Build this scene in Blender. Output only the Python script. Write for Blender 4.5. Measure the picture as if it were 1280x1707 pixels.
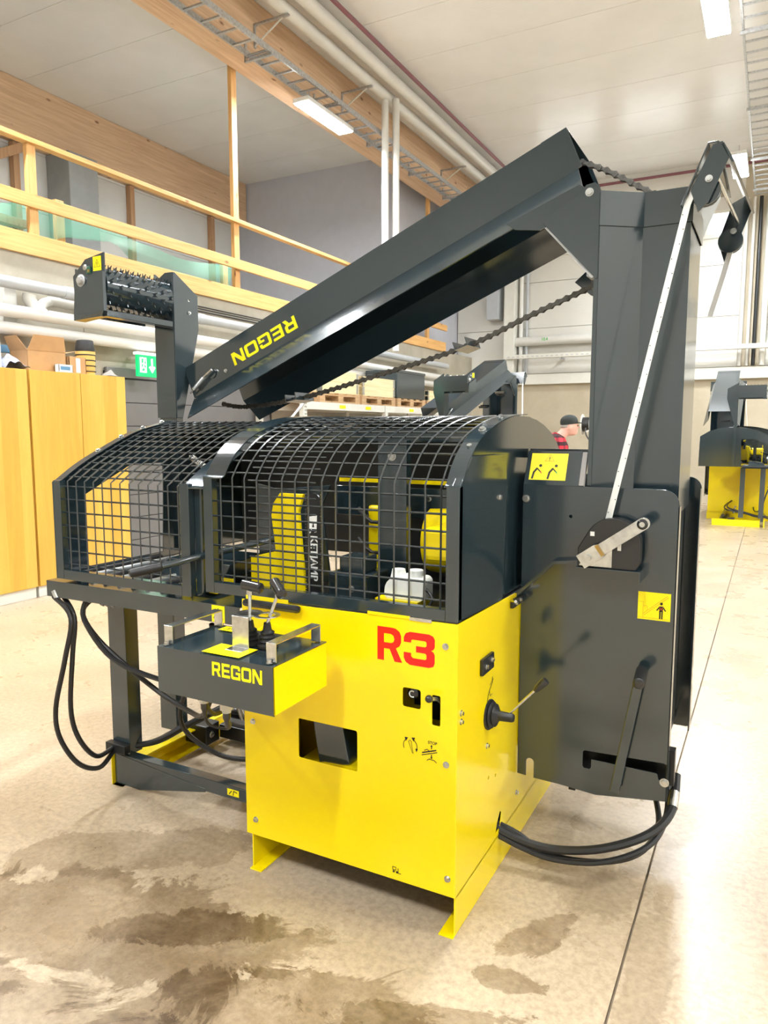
import bpy, bmesh, math, random
from mathutils import Vector, Matrix
from mathutils.geometry import tessellate_polygon
random.seed(7)
S = bpy.context.scene
for o in list(bpy.data.objects): bpy.data.objects.remove(o)
COL = S.collection
R = math.radians
PI = math.pi

# ------------------------------------------------------------------ camera, world, exposure
cam_d = bpy.data.cameras.new('camera'); cam = bpy.data.objects.new('camera', cam_d); COL.objects.link(cam)
cam_d.sensor_fit = 'HORIZONTAL'; cam_d.sensor_width = 36.0
cam_d.lens = 36.0 * 1217.0 / 1280.0
cam_d.clip_start = 0.05; cam_d.clip_end = 100
cam.location = (0.8076, -2.0003, 1.6)
cam.rotation_euler = (R(90 - 6.47), 0, R(27.9))
S.camera = cam
W = bpy.data.worlds.new('world'); S.world = W; W.use_nodes = True
bg = W.node_tree.nodes['Background']; bg.inputs[0].default_value = (0.80, 0.86, 0.95, 1); bg.inputs[1].default_value = 0.35
S.view_settings.view_transform = 'Standard'; S.view_settings.look = 'None'
S.view_settings.gamma = 1.0; S.view_settings.use_curve_mapping = False
S.view_settings.exposure = 0.72
LAMP = 225.0      # radiance of the lamp diffusers

# ------------------------------------------------------------------ materials
MT = {}
def nodes_of(name):
    m = bpy.data.materials.new(name); m.use_nodes = True
    nt = m.node_tree; return m, nt, nt.nodes['Principled BSDF']
def ramp(nt, fac, stops):
    r = nt.nodes.new('ShaderNodeValToRGB'); e = r.color_ramp.elements
    while len(e) < len(stops): e.new(0.5)
    for i, (p, c) in enumerate(stops):
        e[i].position = p; e[i].color = (c[0], c[1], c[2], 1)
    nt.links.new(fac, r.inputs[0]); return r.outputs[0]
def texco(nt, scale=(1, 1, 1), kind='Object', rot=(0, 0, 0)):
    t = nt.nodes.new('ShaderNodeTexCoord'); mp = nt.nodes.new('ShaderNodeMapping')
    mp.inputs['Scale'].default_value = scale; mp.inputs['Rotation'].default_value = rot
    nt.links.new(t.outputs[kind], mp.inputs[0]); return mp.outputs[0]
def noise(nt, vec, scale, detail=4, rough=0.55, dist=0.0):
    n = nt.nodes.new('ShaderNodeTexNoise'); n.inputs['Scale'].default_value = scale
    n.inputs['Detail'].default_value = detail; n.inputs['Roughness'].default_value = rough
    n.inputs['Distortion'].default_value = dist
    nt.links.new(vec, n.inputs['Vector']); return n.outputs[0]
def bump(nt, b, h, strength=0.2, dist=0.01):
    bn = nt.nodes.new('ShaderNodeBump'); bn.inputs['Strength'].default_value = strength
    bn.inputs['Distance'].default_value = dist
    nt.links.new(h, bn.inputs['Height']); nt.links.new(bn.outputs[0], b.inputs['Normal'])
def simple(name, col, rough=0.5, metal=0.0, var=0.06, vs=6.0, ior=1.5, coat=0, bmp=0.0, bs=120.0, emit=None, es=0, alpha=1.0, trans=0):
    m, nt, b = nodes_of(name)
    v = texco(nt)
    n = noise(nt, v, vs)
    lo = tuple(max(0, c * (1 - var)) for c in col); hi = tuple(min(1, c * (1 + var)) for c in col)
    nt.links.new(ramp(nt, n, [(0.3, lo), (0.7, hi)]), b.inputs['Base Color'])
    b.inputs['Roughness'].default_value = rough; b.inputs['Metallic'].default_value = metal
    b.inputs['IOR'].default_value = ior; b.inputs['Coat Weight'].default_value = coat
    b.inputs['Coat Roughness'].default_value = 0.05
    b.inputs['Alpha'].default_value = alpha; b.inputs['Transmission Weight'].default_value = trans
    if bmp: bump(nt, b, noise(nt, v, bs, 2), bmp, 0.002)
    if emit:
        b.inputs['Emission Color'].default_value = (*emit, 1); b.inputs['Emission Strength'].default_value = es
    MT[name] = m; return m
simple('dark_paint', (0.017, 0.030, 0.037), 0.13, var=0.08, vs=3, ior=1.85, bmp=0.03, bs=260)
simple('yellow_paint', (0.92, 0.71, 0.002), 0.22, var=0.02, vs=2, ior=1.5, bmp=0.02, bs=260)
simple('yellow_print', (0.93, 0.80, 0.0), 0.35, var=0.02)
simple('red_print', (0.80, 0.004, 0.004), 0.35, var=0.03)
simple('black_print', (0.008, 0.008, 0.008), 0.5)
simple('white_print', (0.85, 0.85, 0.82), 0.5)
simple('red_line', (0.75, 0.10, 0.03), 0.5)
simple('green_line', (0.05, 0.45, 0.08), 0.5)
simple('orange_line', (0.70, 0.38, 0.02), 0.5)
simple('black_rubber', (0.012, 0.012, 0.013), 0.42, bmp=0.1, bs=90)
simple('black_plastic', (0.014, 0.014, 0.015), 0.22, ior=1.6)
simple('black_steel', (0.010, 0.011, 0.012), 0.35, metal=0.0)
simple('zinc', (0.62, 0.63, 0.62), 0.25, metal=1.0, var=0.18, vs=40)
simple('dull_zinc', (0.50, 0.51, 0.52), 0.42, metal=0.9, var=0.2, vs=30)
simple('chain_steel', (0.10, 0.095, 0.085), 0.45, metal=0.8, var=0.3, vs=60)
simple('wire_paint', (0.030, 0.036, 0.038), 0.2, ior=1.8)
simple('strap_white', (0.80, 0.80, 0.76), 0.7)
simple('jug_white', (0.85, 0.86, 0.82), 0.35)
simple('white_pipe', (0.64, 0.63, 0.59), 0.35, var=0.03)
simple('grey_pipe', (0.42, 0.44, 0.46), 0.4, var=0.05)
simple('red_pipe', (0.20, 0.07, 0.085), 0.4)
simple('white_steel', (0.68, 0.67, 0.61), 0.4, var=0.04)
simple('grey_door', (0.16, 0.155, 0.155), 0.45, var=0.05, bmp=0.1)
simple('lamp_body', (0.75, 0.76, 0.76), 0.4)
simple('lamp_glow', (0.9, 0.9, 0.9), 0.5, emit=(0.93, 0.975, 1.0), es=LAMP)
simple('daylight', (0.9, 0.9, 0.9), 0.3, emit=(0.93, 0.97, 1.0), es=2.4)
simple('sign_green', (0.0, 0.36, 0.10), 0.4, emit=(0.0, 0.45, 0.12), es=0.7)
simple('sign_white', (0.9, 0.9, 0.9), 0.4, emit=(1, 1, 1), es=0.9)
simple('cardboard', (0.50, 0.29, 0.13), 0.8, var=0.1)
simple('cardboard_dark', (0.36, 0.20, 0.09), 0.8, var=0.1)
simple('cloth_blue', (0.36, 0.38, 0.50), 0.9, var=0.3, vs=25)
simple('paper_white', (0.78, 0.78, 0.78), 0.7)
simple('blue_print', (0.10, 0.25, 0.42), 0.5)
simple('bucket_black', (0.03, 0.03, 0.032), 0.5)
simple('tan_band', (0.72, 0.45, 0.12), 0.6)
simple('skin', (0.70, 0.40, 0.32), 0.5)
simple('hair_grey', (0.30, 0.28, 0.26), 0.8)
simple('cap_black', (0.018, 0.022, 0.02), 0.8)
simple('trousers', (0.03, 0.03, 0.035), 0.9)
simple('net_green', (0.10, 0.42, 0.27), 0.5, alpha=0.42)
simple('clear_plastic', (0.75, 0.75, 0.72), 0.15, alpha=0.75)
simple('valve_brass', (0.45, 0.30, 0.10), 0.3, metal=1)
simple('paint_green', (0.02, 0.10, 0.06), 0.4)

def wood(name, c0, c1, axis=1, scale=1.0, rough=0.6, knots=True):
    m, nt, b = nodes_of(name)
    sc = [14 * scale] * 3; sc[axis] = 0.7 * scale
    v = texco(nt, sc)
    n = noise(nt, v, 2.0, 6, 0.6, 0.6)
    col = ramp(nt, n, [(0.3, c0), (0.7, c1)])
    if knots:
        sk = [5 * scale] * 3; sk[axis] = 2.2 * scale
        vo = nt.nodes.new('ShaderNodeTexVoronoi'); vo.inputs['Scale'].default_value = 1.1
        nt.links.new(texco(nt, sk), vo.inputs['Vector'])
        k = ramp(nt, vo.outputs['Distance'], [(0.05, (1, 1, 1)), (0.13, (0, 0, 0))])
        mx = nt.nodes.new('ShaderNodeMix'); mx.data_type = 'RGBA'
        nt.links.new(k, mx.inputs[0]); nt.links.new(col, mx.inputs[6])
        mx.inputs[7].default_value = (c0[0] * 0.45, c0[1] * 0.32, c0[2] * 0.25, 1); col = mx.outputs[2]
    nt.links.new(col, b.inputs['Base Color']); b.inputs['Roughness'].default_value = rough
    bump(nt, b, n, 0.08, 0.003); MT[name] = m
wood('pine', (0.58, 0.30, 0.09), (0.78, 0.47, 0.18), 1)
wood('pine_vertical', (0.56, 0.29, 0.09), (0.76, 0.46, 0.18), 2)
wood('glulam', (0.55, 0.35, 0.21), (0.74, 0.53, 0.35), 1, 0.8)
wood('stud_vertical', (0.40, 0.22, 0.11), (0.54, 0.33, 0.18), 2)
wood('pallet_wood', (0.38, 0.22, 0.10), (0.60, 0.40, 0.22), 1, 1.5)
wood('collar_wood', (0.72, 0.58, 0.30), (0.85, 0.74, 0.48), 1, 1.0, knots=False)

def birch():
    m, nt, b = nodes_of('birch_veneer')
    br = nt.nodes.new('ShaderNodeTexBrick')
    br.offset = 0.0; br.inputs['Scale'].default_value = 1.0; br.inputs['Mortar Size'].default_value = 0.0
    br.inputs['Brick Width'].default_value = 0.17; br.inputs['Row Height'].default_value = 6.0
    br.inputs['Color1'].default_value = (0.68, 0.385, 0.055, 1); br.inputs['Color2'].default_value = (0.82, 0.50, 0.10, 1)
    t = nt.nodes.new('ShaderNodeTexCoord'); sx = nt.nodes.new('ShaderNodeSeparateXYZ'); cb = nt.nodes.new('ShaderNodeCombineXYZ')
    nt.links.new(t.outputs['Object'], sx.inputs[0]); nt.links.new(sx.outputs[1], cb.inputs[0]); nt.links.new(sx.outputs[2], cb.inputs[1])
    nt.links.new(cb.outputs[0], br.inputs['Vector'])
    n = noise(nt, texco(nt, (8, 8, 0.8)), 1.6, 5, 0.6, 0.8)
    mx = nt.nodes.new('ShaderNodeMix'); mx.data_type = 'RGBA'; mx.blend_type = 'MULTIPLY'; mx.inputs[0].default_value = 1.0
    nt.links.new(br.outputs[0], mx.inputs[6]); nt.links.new(ramp(nt, n, [(0.3, (0.86, 0.84, 0.78)), (0.7, (1, 1, 1))]), mx.inputs[7])
    nt.links.new(mx.outputs[2], b.inputs['Base Color']); b.inputs['Roughness'].default_value = 0.35
    MT['birch_veneer'] = m
birch()

def ribbed(name, col, axis, freq, rough=0.4, strength=0.25, var=0.04):
    m, nt, b = nodes_of(name)
    w = nt.nodes.new('ShaderNodeTexWave'); w.wave_type = 'BANDS'; w.bands_direction = 'XYZ'[axis]
    w.inputs['Scale'].default_value = freq; nt.links.new(texco(nt), w.inputs['Vector'])
    n = noise(nt, texco(nt), 1.5)
    nt.links.new(ramp(nt, n, [(0.3, tuple(c * (1 - var) for c in col)), (0.7, tuple(min(1, c * (1 + var)) for c in col))]), b.inputs['Base Color'])
    b.inputs['Roughness'].default_value = rough
    bump(nt, b, w.outputs[1], strength, 0.004); MT[name] = m
ribbed('ceiling_sheet', (0.75, 0.745, 0.73), 1, 6.0, 0.26, 0.10)
ribbed('wall_sheet', (0.64, 0.625, 0.575), 2, 5.0, 0.35, 0.12)
ribbed('wall_sheet_grey', (0.66, 0.66, 0.64), 2, 5.0, 0.45, 0.12)
simple('partition_grey', (0.50, 0.51, 0.57), 0.5, var=0.03)

def concrete(name, c0, c1, rough=0.7, sc=1.2):
    m, nt, b = nodes_of(name)
    v = texco(nt)
    n = noise(nt, v, sc, 8, 0.65, 0.3)
    nt.links.new(ramp(nt, n, [(0.3, c0), (0.7, c1)]), b.inputs['Base Color'])
    b.inputs['Roughness'].default_value = rough
    bump(nt, b, noise(nt, v, 30, 4), 0.15, 0.004); MT[name] = m
concrete('concrete_wall', (0.33, 0.295, 0.225), (0.48, 0.44, 0.36))
concrete('concrete_column', (0.26, 0.27, 0.27), (0.36, 0.37, 0.37))
concrete('concrete_cream', (0.43, 0.37, 0.265), (0.54, 0.475, 0.36))
concrete('joint_filler', (0.16, 0.12, 0.08), (0.30, 0.24, 0.17))

def floor_mat():
    m, nt, b = nodes_of('floor_concrete')
    L = nt.links
    v = texco(nt)
    base = ramp(nt, noise(nt, v, 0.9, 8, 0.62, 0.4), [(0.25, (0.39, 0.30, 0.20)), (0.5, (0.48, 0.38, 0.265)), (0.78, (0.56, 0.455, 0.335))])
    speck = ramp(nt, noise(nt, v, 42, 5, 0.7), [(0.35, (0.74, 0.73, 0.72)), (0.6, (1, 1, 1))])
    mul = nt.nodes.new('ShaderNodeMix'); mul.data_type = 'RGBA'; mul.blend_type = 'MULTIPLY'; mul.inputs[0].default_value = 1
    L.new(base, mul.inputs[6]); L.new(speck, mul.inputs[7]); col = mul.outputs[2]
    # oil and water stains: ellipses with a noisy rim
    sep = nt.nodes.new('ShaderNodeSeparateXYZ'); L.new(v, sep.inputs[0])
    rim = noise(nt, v, 3.4, 9, 0.72, 0.8)
    def ell(cx, cy, rx, ry, ang=0, wob=2.8):
        mp = nt.nodes.new('ShaderNodeMapping'); mp.vector_type = 'TEXTURE'
        mp.inputs['Location'].default_value = (cx, cy, 0); mp.inputs['Rotation'].default_value = (0, 0, ang); mp.inputs['Scale'].default_value = (rx, ry, 1)
        L.new(v, mp.inputs[0])
        ln = nt.nodes.new('ShaderNodeVectorMath'); ln.operation = 'LENGTH'; L.new(mp.outputs[0], ln.inputs[0])
        a = nt.nodes.new('ShaderNodeMath'); a.operation = 'MULTIPLY_ADD'; L.new(rim, a.inputs[0]); a.inputs[1].default_value = wob; L.new(ln.outputs['Value'], a.inputs[2])
        mr = nt.nodes.new('ShaderNodeMapRange'); L.new(a.outputs[0], mr.inputs[0])
        mr.inputs[1].default_value = 0.93 + 0.5 * wob; mr.inputs[2].default_value = 1.03 + 0.5 * wob; mr.inputs[3].default_value = 1.0; mr.inputs[4].default_value = 0.0
        return mr.outputs[0], a
    def stain(col, e, colr, amt):
        k = nt.nodes.new('ShaderNodeMath'); k.operation = 'MULTIPLY'; L.new(e, k.inputs[0])
        st = ramp(nt, noise(nt, v, 5, 6, 0.7, 0.6), [(0.3, (amt * 0.45,) * 3), (0.68, (amt,) * 3)]); L.new(st, k.inputs[1])
        mx = nt.nodes.new('ShaderNodeMix'); mx.data_type = 'RGBA'; mx.blend_type = 'MULTIPLY'
        L.new(k.outputs[0], mx.inputs[0]); L.new(col, mx.inputs[6]); mx.inputs[7].default_value = (*colr, 1); return mx.outputs[2]
    for (cx, cy, rx, ry, an, amt) in STAINS:
        e, _ = ell(cx, cy, rx, ry, R(an)); col = stain(col, e, (0.36, 0.29, 0.19), amt)
    L.new(col, b.inputs['Base Color'])
    rr = ramp(nt, noise(nt, v, 2.2, 6, 0.6), [(0.3, (0.22,) * 3), (0.75, (0.42,) * 3)])
    L.new(rr, b.inputs['Roughness'])
    bump(nt, b, noise(nt, v, 60, 4), 0.06, 0.003); MT['floor_concrete'] = m
STAINS = [(-1.02, -0.50, 0.62, 0.30, 10, 0.85), (-1.30, -0.15, 0.55, 0.14, 35, 0.6), (-0.40, -0.55, 0.55, 0.16, 28, 0.85), (-0.78, -0.36, 0.30, 0.08, 30, 0.9),
          (0.04, -0.36, 0.24, 0.08, 25, 0.9), (0.20, -0.10, 0.12, 0.045, 10, 0.8), (0.24, 0.14, 0.14, 0.06, 60, 0.85), (-0.1, -0.78, 0.5, 0.16, 5, 0.8),
          (0.30, 0.62, 0.20, 0.28, 20, 0.4), (0.56, 0.05, 0.07, 0.5, 0, 0.35), (-0.8, -0.85, 0.8, 0.2, 0, 0.7)]
floor_mat()

def plaid():
    m, nt, b = nodes_of('plaid_shirt')
    v = texco(nt)
    def bands(d, s):
        w = nt.nodes.new('ShaderNodeTexWave'); w.bands_direction = d; w.inputs['Scale'].default_value = s
        nt.links.new(v, w.inputs['Vector']); return w.outputs[1]
    a = ramp(nt, bands('Z', 3.6), [(0.4, (0.36, 0.02, 0.035)), (0.6, (0.03, 0.01, 0.015))])
    c = ramp(nt, bands('X', 4.0), [(0.45, (0.9, 0.5, 0.5)), (0.75, (0.2, 0.12, 0.14))])
    mx = nt.nodes.new('ShaderNodeMix'); mx.data_type = 'RGBA'; mx.blend_type = 'OVERLAY'; mx.inputs[0].default_value = 0.7
    nt.links.new(a, mx.inputs[6]); nt.links.new(c, mx.inputs[7]); nt.links.new(mx.outputs[2], b.inputs['Base Color'])
    b.inputs['Roughness'].default_value = 0.9; MT['plaid_shirt'] = m
plaid()

# ------------------------------------------------------------------ mesh helpers
OFF = {}
class B:
    def __init__(s): s.v = []; s.f = []
    def add(s, vs, fs):
        n = len(s.v); s.v += [tuple(x) for x in vs]; s.f += [tuple(i + n for i in f) for f in fs]; return s
    def box(s, x0, x1, y0, y1, z0, z1):
        return s.add([(x0,y0,z0),(x1,y0,z0),(x1,y1,z0),(x0,y1,z0),(x0,y0,z1),(x1,y0,z1),(x1,y1,z1),(x0,y1,z1)],
                     [(0,3,2,1),(4,5,6,7),(0,1,5,4),(1,2,6,5),(2,3,7,6),(3,0,4,7)])
    def hexa(s, p):
        return s.add(p, [(0,3,2,1),(4,5,6,7),(0,1,5,4),(1,2,6,5),(2,3,7,6),(3,0,4,7)])
    def ext(s, poly, org, e1, e2, d, holes=()):
        """extrude a 2-D polygon (with holes) in the frame org,e1,e2 along the vector d"""
        org, e1, e2, d = map(Vector, (org, e1, e2, d))
        loops = [list(poly)] + [list(h) for h in holes]
        flat = [p for l in loops for p in l]
        tris = tessellate_polygon([[Vector((p[0], p[1], 0)) for p in l] for l in loops])
        n = len(flat)
        lo = [org + e1 * p[0] + e2 * p[1] for p in flat]; hi = [q + d for q in lo]
        flip = e1.cross(e2).dot(d) < 0
        fs = []
        for t in tris:
            a, b_, c = t
            ar = (flat[b_][0]-flat[a][0])*(flat[c][1]-flat[a][1]) - (flat[b_][1]-flat[a][1])*(flat[c][0]-flat[a][0])
            if ar < 0: b_, c = c, b_
            if abs(ar) < 1e-12: continue
            fs.append((c, b_, a)); fs.append((a + n, b_ + n, c + n))
        k = 0
        for li, l in enumerate(loops):
            m = len(l); area = sum(l[i][0]*l[(i+1)%m][1]-l[(i+1)%m][0]*l[i][1] for i in range(m))
            ccw = area > 0
            for i in range(m):
                a, b_ = k + i, k + (i + 1) % m
                q = (a, b_, b_ + n, a + n)
                if ccw == (li > 0): q = q[::-1]
                fs.append(q)
            k += m
        if flip: fs = [f[::-1] for f in fs]
        return s.add(lo + hi, fs)
    def plate(s, poly, axis, a0, a1, holes=()):
        if axis == 'y': return s.ext(poly, (0, a0, 0), (1,0,0), (0,0,1), (0, a1 - a0, 0), holes)
        if axis == 'x': return s.ext(poly, (a0, 0, 0), (0,1,0), (0,0,1), (a1 - a0, 0, 0), holes)
        return s.ext(poly, (0, 0, a0), (1,0,0), (0,1,0), (0, 0, a1 - a0), holes)
    def cyl(s, p0, p1, r0, r1=None, n=14, cap=True):
        p0, p1 = Vector(p0), Vector(p1); r1 = r0 if r1 is None else r1
        d = (p1 - p0).normalized(); a = d.orthogonal().normalized(); b = d.cross(a)
        vs = []
        for p, r in ((p0, r0), (p1, r1)):
            vs += [p + (a * math.cos(2*PI*i/n) + b * math.sin(2*PI*i/n)) * r for i in range(n)]
        fs = [(i, (i+1) % n, n + (i+1) % n, n + i) for i in range(n)]
        if cap: fs += [tuple(range(n))[::-1], tuple(range(n, 2*n))]
        return s.add(vs, fs)
    def lathe(s, prof, p0, d, n=16):
        """prof: (distance along d, radius)"""
        p0, d = Vector(p0), Vector(d).normalized(); a = d.orthogonal().normalized(); b = d.cross(a)
        vs = []; fs = []
        for h, r in prof:
            vs += [p0 + d*h + (a*math.cos(2*PI*i/n) + b*math.sin(2*PI*i/n))*max(r, 1e-4) for i in range(n)]
        for k in range(len(prof)-1):
            for i in range(n):
                fs.append((k*n+i, k*n+(i+1)%n, (k+1)*n+(i+1)%n, (k+1)*n+i))
        fs += [tuple(range(n))[::-1], tuple(range((len(prof)-1)*n, len(prof)*n))]
        return s.add(vs, fs)
    def tube(s, pts, r, n=8, smooth=0, rot=0.0):
        pts = [Vector(p) for p in pts]
        if smooth:
            if isinstance(r, (list, tuple)):
                m = len(pts); q = [(i/smooth) for i in range((m-1)*smooth+1)]
                r = [r[int(x)] + (r[min(int(x)+1, m-1)]-r[int(x)])*(x-int(x)) for x in q]
            pts = catmull(pts, smooth)
        t = [(pts[min(i+1, len(pts)-1)] - pts[max(i-1, 0)]).normalized() for i in range(len(pts))]
        a = t[0].orthogonal().normalized(); vs = []; fs = []
        for i, p in enumerate(pts):
            a = (a - t[i] * a.dot(t[i])).normalized(); b = t[i].cross(a)
            rr = r[i] if isinstance(r, (list, tuple)) else r
            vs += [p + (a*math.cos(2*PI*k/n+rot) + b*math.sin(2*PI*k/n+rot))*rr for k in range(n)]
        for i in range(len(pts)-1):
            fs += [(i*n+k, i*n+(k+1)%n, (i+1)*n+(k+1)%n, (i+1)*n+k) for k in range(n)]
        fs += [tuple(range(n))[::-1], tuple(range((len(pts)-1)*n, len(pts)*n))]
        return s.add(vs, fs)
    def bar(s, p0, p1, w, h, up=(0, 0, 1)):
        p0, p1 = Vector(p0), Vector(p1); d = (p1 - p0).normalized(); side = d.cross(Vector(up)).normalized(); u = side.cross(d)
        q = []
        for p in (p0, p1):
            q.append([p - side*w/2 - u*h/2, p + side*w/2 - u*h/2, p + side*w/2 + u*h/2, p - side*w/2 + u*h/2])
        vs = q[0] + q[1]
        return s.add(vs, [(0,1,2,3)[::-1], (4,5,6,7), (0,1,5,4), (1,2,6,5), (2,3,7,6), (3,0,4,7)])
    def ball(s, c, r, n=12, m=8, sc=(1, 1, 1)):
        c = Vector(c); vs = [c + Vector((0, 0, -r*sc[2]))]; fs = []
        for j in range(1, m):
            ph = -PI/2 + PI*j/m
            vs += [c + Vector((math.cos(ph)*math.cos(2*PI*i/n)*r*sc[0], math.cos(ph)*math.sin(2*PI*i/n)*r*sc[1], math.sin(ph)*r*sc[2])) for i in range(n)]
        vs.append(c + Vector((0, 0, r*sc[2])))
        for i in range(n): fs.append((0, 1 + (i+1) % n, 1 + i))
        for j in range(m-2):
            for i in range(n):
                a = 1 + j*n + i; b = 1 + j*n + (i+1) % n; fs.append((a, b, b+n, a+n))
        e = len(vs)-1; k = 1 + (m-2)*n
        for i in range(n): fs.append((k+i, k+(i+1) % n, e))
        return s.add(vs, fs)
    def build(s, name, mat, parent=None, bevel=0.0, smooth=False, seg=2):
        off = OFF.get(parent.name, Vector((0, 0, 0))) if parent else Vector((0, 0, 0))
        me = bpy.data.meshes.new(name)
        me.from_pydata([(x-off.x, y-off.y, z-off.z) for x, y, z in s.v], [], s.f)
        if not me.materials: me.materials.append(MT[mat] if isinstance(mat, str) else mat)
        if smooth:
            me.polygons.foreach_set('use_smooth', [True]*len(me.polygons)); me.set_sharp_from_angle(angle=R(40))
        me.update()
        o = bpy.data.objects.new(name, me); COL.objects.link(o)
        if parent: o.parent = parent; OFF[o.name] = off
        if bevel:
            bv = o.modifiers.new('bevel', 'BEVEL'); bv.width = bevel; bv.segments = seg; bv.limit_method = 'ANGLE'; bv.angle_limit = R(40); bv.harden_normals = False
        return o
def catmull(P, k):
    out = []
    for i in range(len(P)-1):
        p0 = P[max(i-1, 0)]; p1 = P[i]; p2 = P[i+1]; p3 = P[min(i+2, len(P)-1)]
        for j in range(k):
            t = j/k
            out.append(0.5*((2*p1) + (p2-p0)*t + (2*p0-5*p1+4*p2-p3)*t*t + (3*p1-p0-3*p2+p3)*t**3))
    out.append(P[-1]); return out
def tag(o, label=None, cat=None, group=None, kind=None):
    if label: o['label'] = label
    if cat: o['category'] = cat
    if group: o['group'] = group
    if kind: o['kind'] = kind
    return o
def thing(name, label, cat, loc=(0, 0, 0), group=None):
    o = bpy.data.objects.new(name, None); COL.objects.link(o); o.location = loc; o.empty_display_size = 0.1
    OFF[o.name] = Vector(loc); return tag(o, label, cat, group)
def struct(o): o['kind'] = 'structure'; return o
def copy_tree(o, parent=None):
    c = o.copy(); COL.objects.link(c); c.parent = parent
    for ch in list(o.children): copy_tree(ch, c)
    return c
def rrect(x0, x1, z0, z1, r, n=5):
    if not isinstance(r, (list, tuple)): r = [r]*4          # bl, br, tr, tl
    out = []
    for (cx, cz, rad, a0) in ((x0+r[0], z0+r[0], r[0], 180), (x1-r[1], z0+r[1], r[1], 270), (x1-r[2], z1-r[2], r[2], 0), (x0+r[3], z1-r[3], r[3], 90)):
        if rad <= 0: out.append((cx, cz)); continue
        for i in range(n+1): a = R(a0 + 90*i/n); out.append((cx+rad*math.cos(a), cz+rad*math.sin(a)))
    return out
def circle(cx, cz, r, n=14): return [(cx+r*math.cos(2*PI*i/n), cz+r*math.sin(2*PI*i/n)) for i in range(n)]
def bolt(parent, p, d, r=0.008, h=0.007, mat='zinc', name='bolt'):
    b = B(); d = Vector(d).normalized(); p = Vector(p)
    b.cyl(p, p + d*0.002, r*1.45, n=14); b.cyl(p + d*0.002, p + d*(0.002+h), r, n=6)
    return b.build(name, mat, parent)
def mono(pts, t):
    """closed outline of a thin 2-D polyline with thickness t (offset to the left)"""
    P = [Vector((p[0], p[1])) for p in pts]; out = []
    for i in range(len(P)):
        ns = []
        if i > 0: d = (P[i]-P[i-1]).normalized(); ns.append(Vector((-d.y, d.x)))
        if i < len(P)-1: d = (P[i+1]-P[i]).normalized(); ns.append(Vector((-d.y, d.x)))
        n = sum(ns, Vector((0, 0)))
        n = n / max(n.dot(ns[0]), 1e-3) if len(ns) == 2 else n
        out.append(P[i] + n*t)
    return [tuple(p) for p in P] + [tuple(p) for p in out[::-1]]

# block letters, unit height: (width, outer, holes)
GL = {
 'E': (1.05, [(0,0),(1.05,0),(1.05,.2),(.27,.2),(.27,.4),(.98,.4),(.98,.59),(.27,.59),(.27,.8),(1.03,.8),(1.03,1),(0,1)], []),
 'N': (1.2, [(0,0),(.25,0),(.25,.68),(.85,0),(1.2,0),(1.2,1),(.95,1),(.95,.32),(.35,1),(0,1)], []),
 'O': (1.25, rrect(0,1.25,0,1,.2,4), [rrect(.27,.98,.2,.8,.07,3)]),
 'G': (1.2, [(.2,0),(1.2,0),(1.2,.54),(.62,.54),(.62,.37),(.94,.37),(.94,.2),(.31,.2),(.26,.25),(.26,.75),(.31,.8),(.92,.8),(.92,.66),(1.18,.66),(1.18,.82),(1.13,.94),(1.0,1),(.2,1),(.06,.95),(0,.82),(0,.18),(.06,.05)], []),
 'R': (1.16, [(0,0),(.27,0),(.27,.34),(.6,.34),(.83,0),(1.16,0),(.9,.37),(1.02,.41),(1.1,.52),(1.1,.82),(1.05,.95),(.93,1),(0,1)], [[(.27,.54),(.79,.54),(.83,.58),(.83,.76),(.79,.8),(.27,.8)]]),
 'r': (0.82, [(0,0),(.22,0),(.22,.36),(.41,.36),(.58,0),(.83,0),(.62,.40),(.74,.48),(.79,.60),(.79,.78),(.74,.9),(.62,.98),(.5,1),(0,1)], [[(.22,.54),(.46,.54),(.54,.58),(.57,.66),(.54,.76),(.46,.81),(.22,.81)]]),
 '3': (1.0, [(0,.2),(.06,.08),(.2,0),(.82,0),(.96,.05),(1.0,.16),(1.0,.40),(.96,.48),(.88,.52),(.96,.56),(1.0,.64),(1.0,.86),(.95,.95),(.82,1),(.2,1),(.06,.94),(0,.82),(0,.68),(.24,.68),(.24,.75),(.28,.78),(.70,.78),(.74,.74),(.74,.64),(.70,.6),(.4,.6),(.4,.41),(.70,.41),(.74,.37),(.74,.26),(.70,.22),(.3,.22),(.24,.27),(.24,.37),(0,.37)], []),
}
def letters(txt, org, e1, e2, h, depth, gap=0.16, sx=1.0):
    b = B(); e1 = Vector(e1)*h*sx; e2 = Vector(e2)*h; x = 0; nrm = Vector(e1).cross(Vector(e2)).normalized()*depth
    for ch in txt:
        w, o, hs = GL[ch]
        b.ext(o, Vector(org) + e1*x, e1, e2, nrm, hs); x += w + gap
    return b
def text_mesh(txt, size, name):
    cu = bpy.data.curves.new(name, 'FONT'); cu.body = txt; cu.size = size; cu.offset = size*0.02
    cu.align_x = 'CENTER'; cu.align_y = 'CENTER'; cu.extrude = 0.0002
    t = bpy.data.objects.new('tmp', cu); COL.objects.link(t)
    me = bpy.data.meshes.new_from_object(t.evaluated_get(bpy.context.evaluated_depsgraph_get()))
    bpy.data.objects.remove(t); bpy.data.curves.remove(cu); me.materials.clear(); me.name = name; return me
def text_on(txt, size, org, e1, e2, mat, parent, name='lettering'):
    me = text_mesh(txt, size, name); e1 = Vector(e1); e2 = Vector(e2); e3 = e1.cross(e2)
    off = OFF.get(parent.name, Vector((0, 0, 0)))
    for v in me.vertices:
        c = v.co.copy(); v.co = Vector(org) + e1*c.x + e2*c.y + e3*c.z - off
    me.materials.append(MT[mat]); o = bpy.data.objects.new(name, me); COL.objects.link(o); o.parent = parent; OFF[o.name] = off; return o
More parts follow.
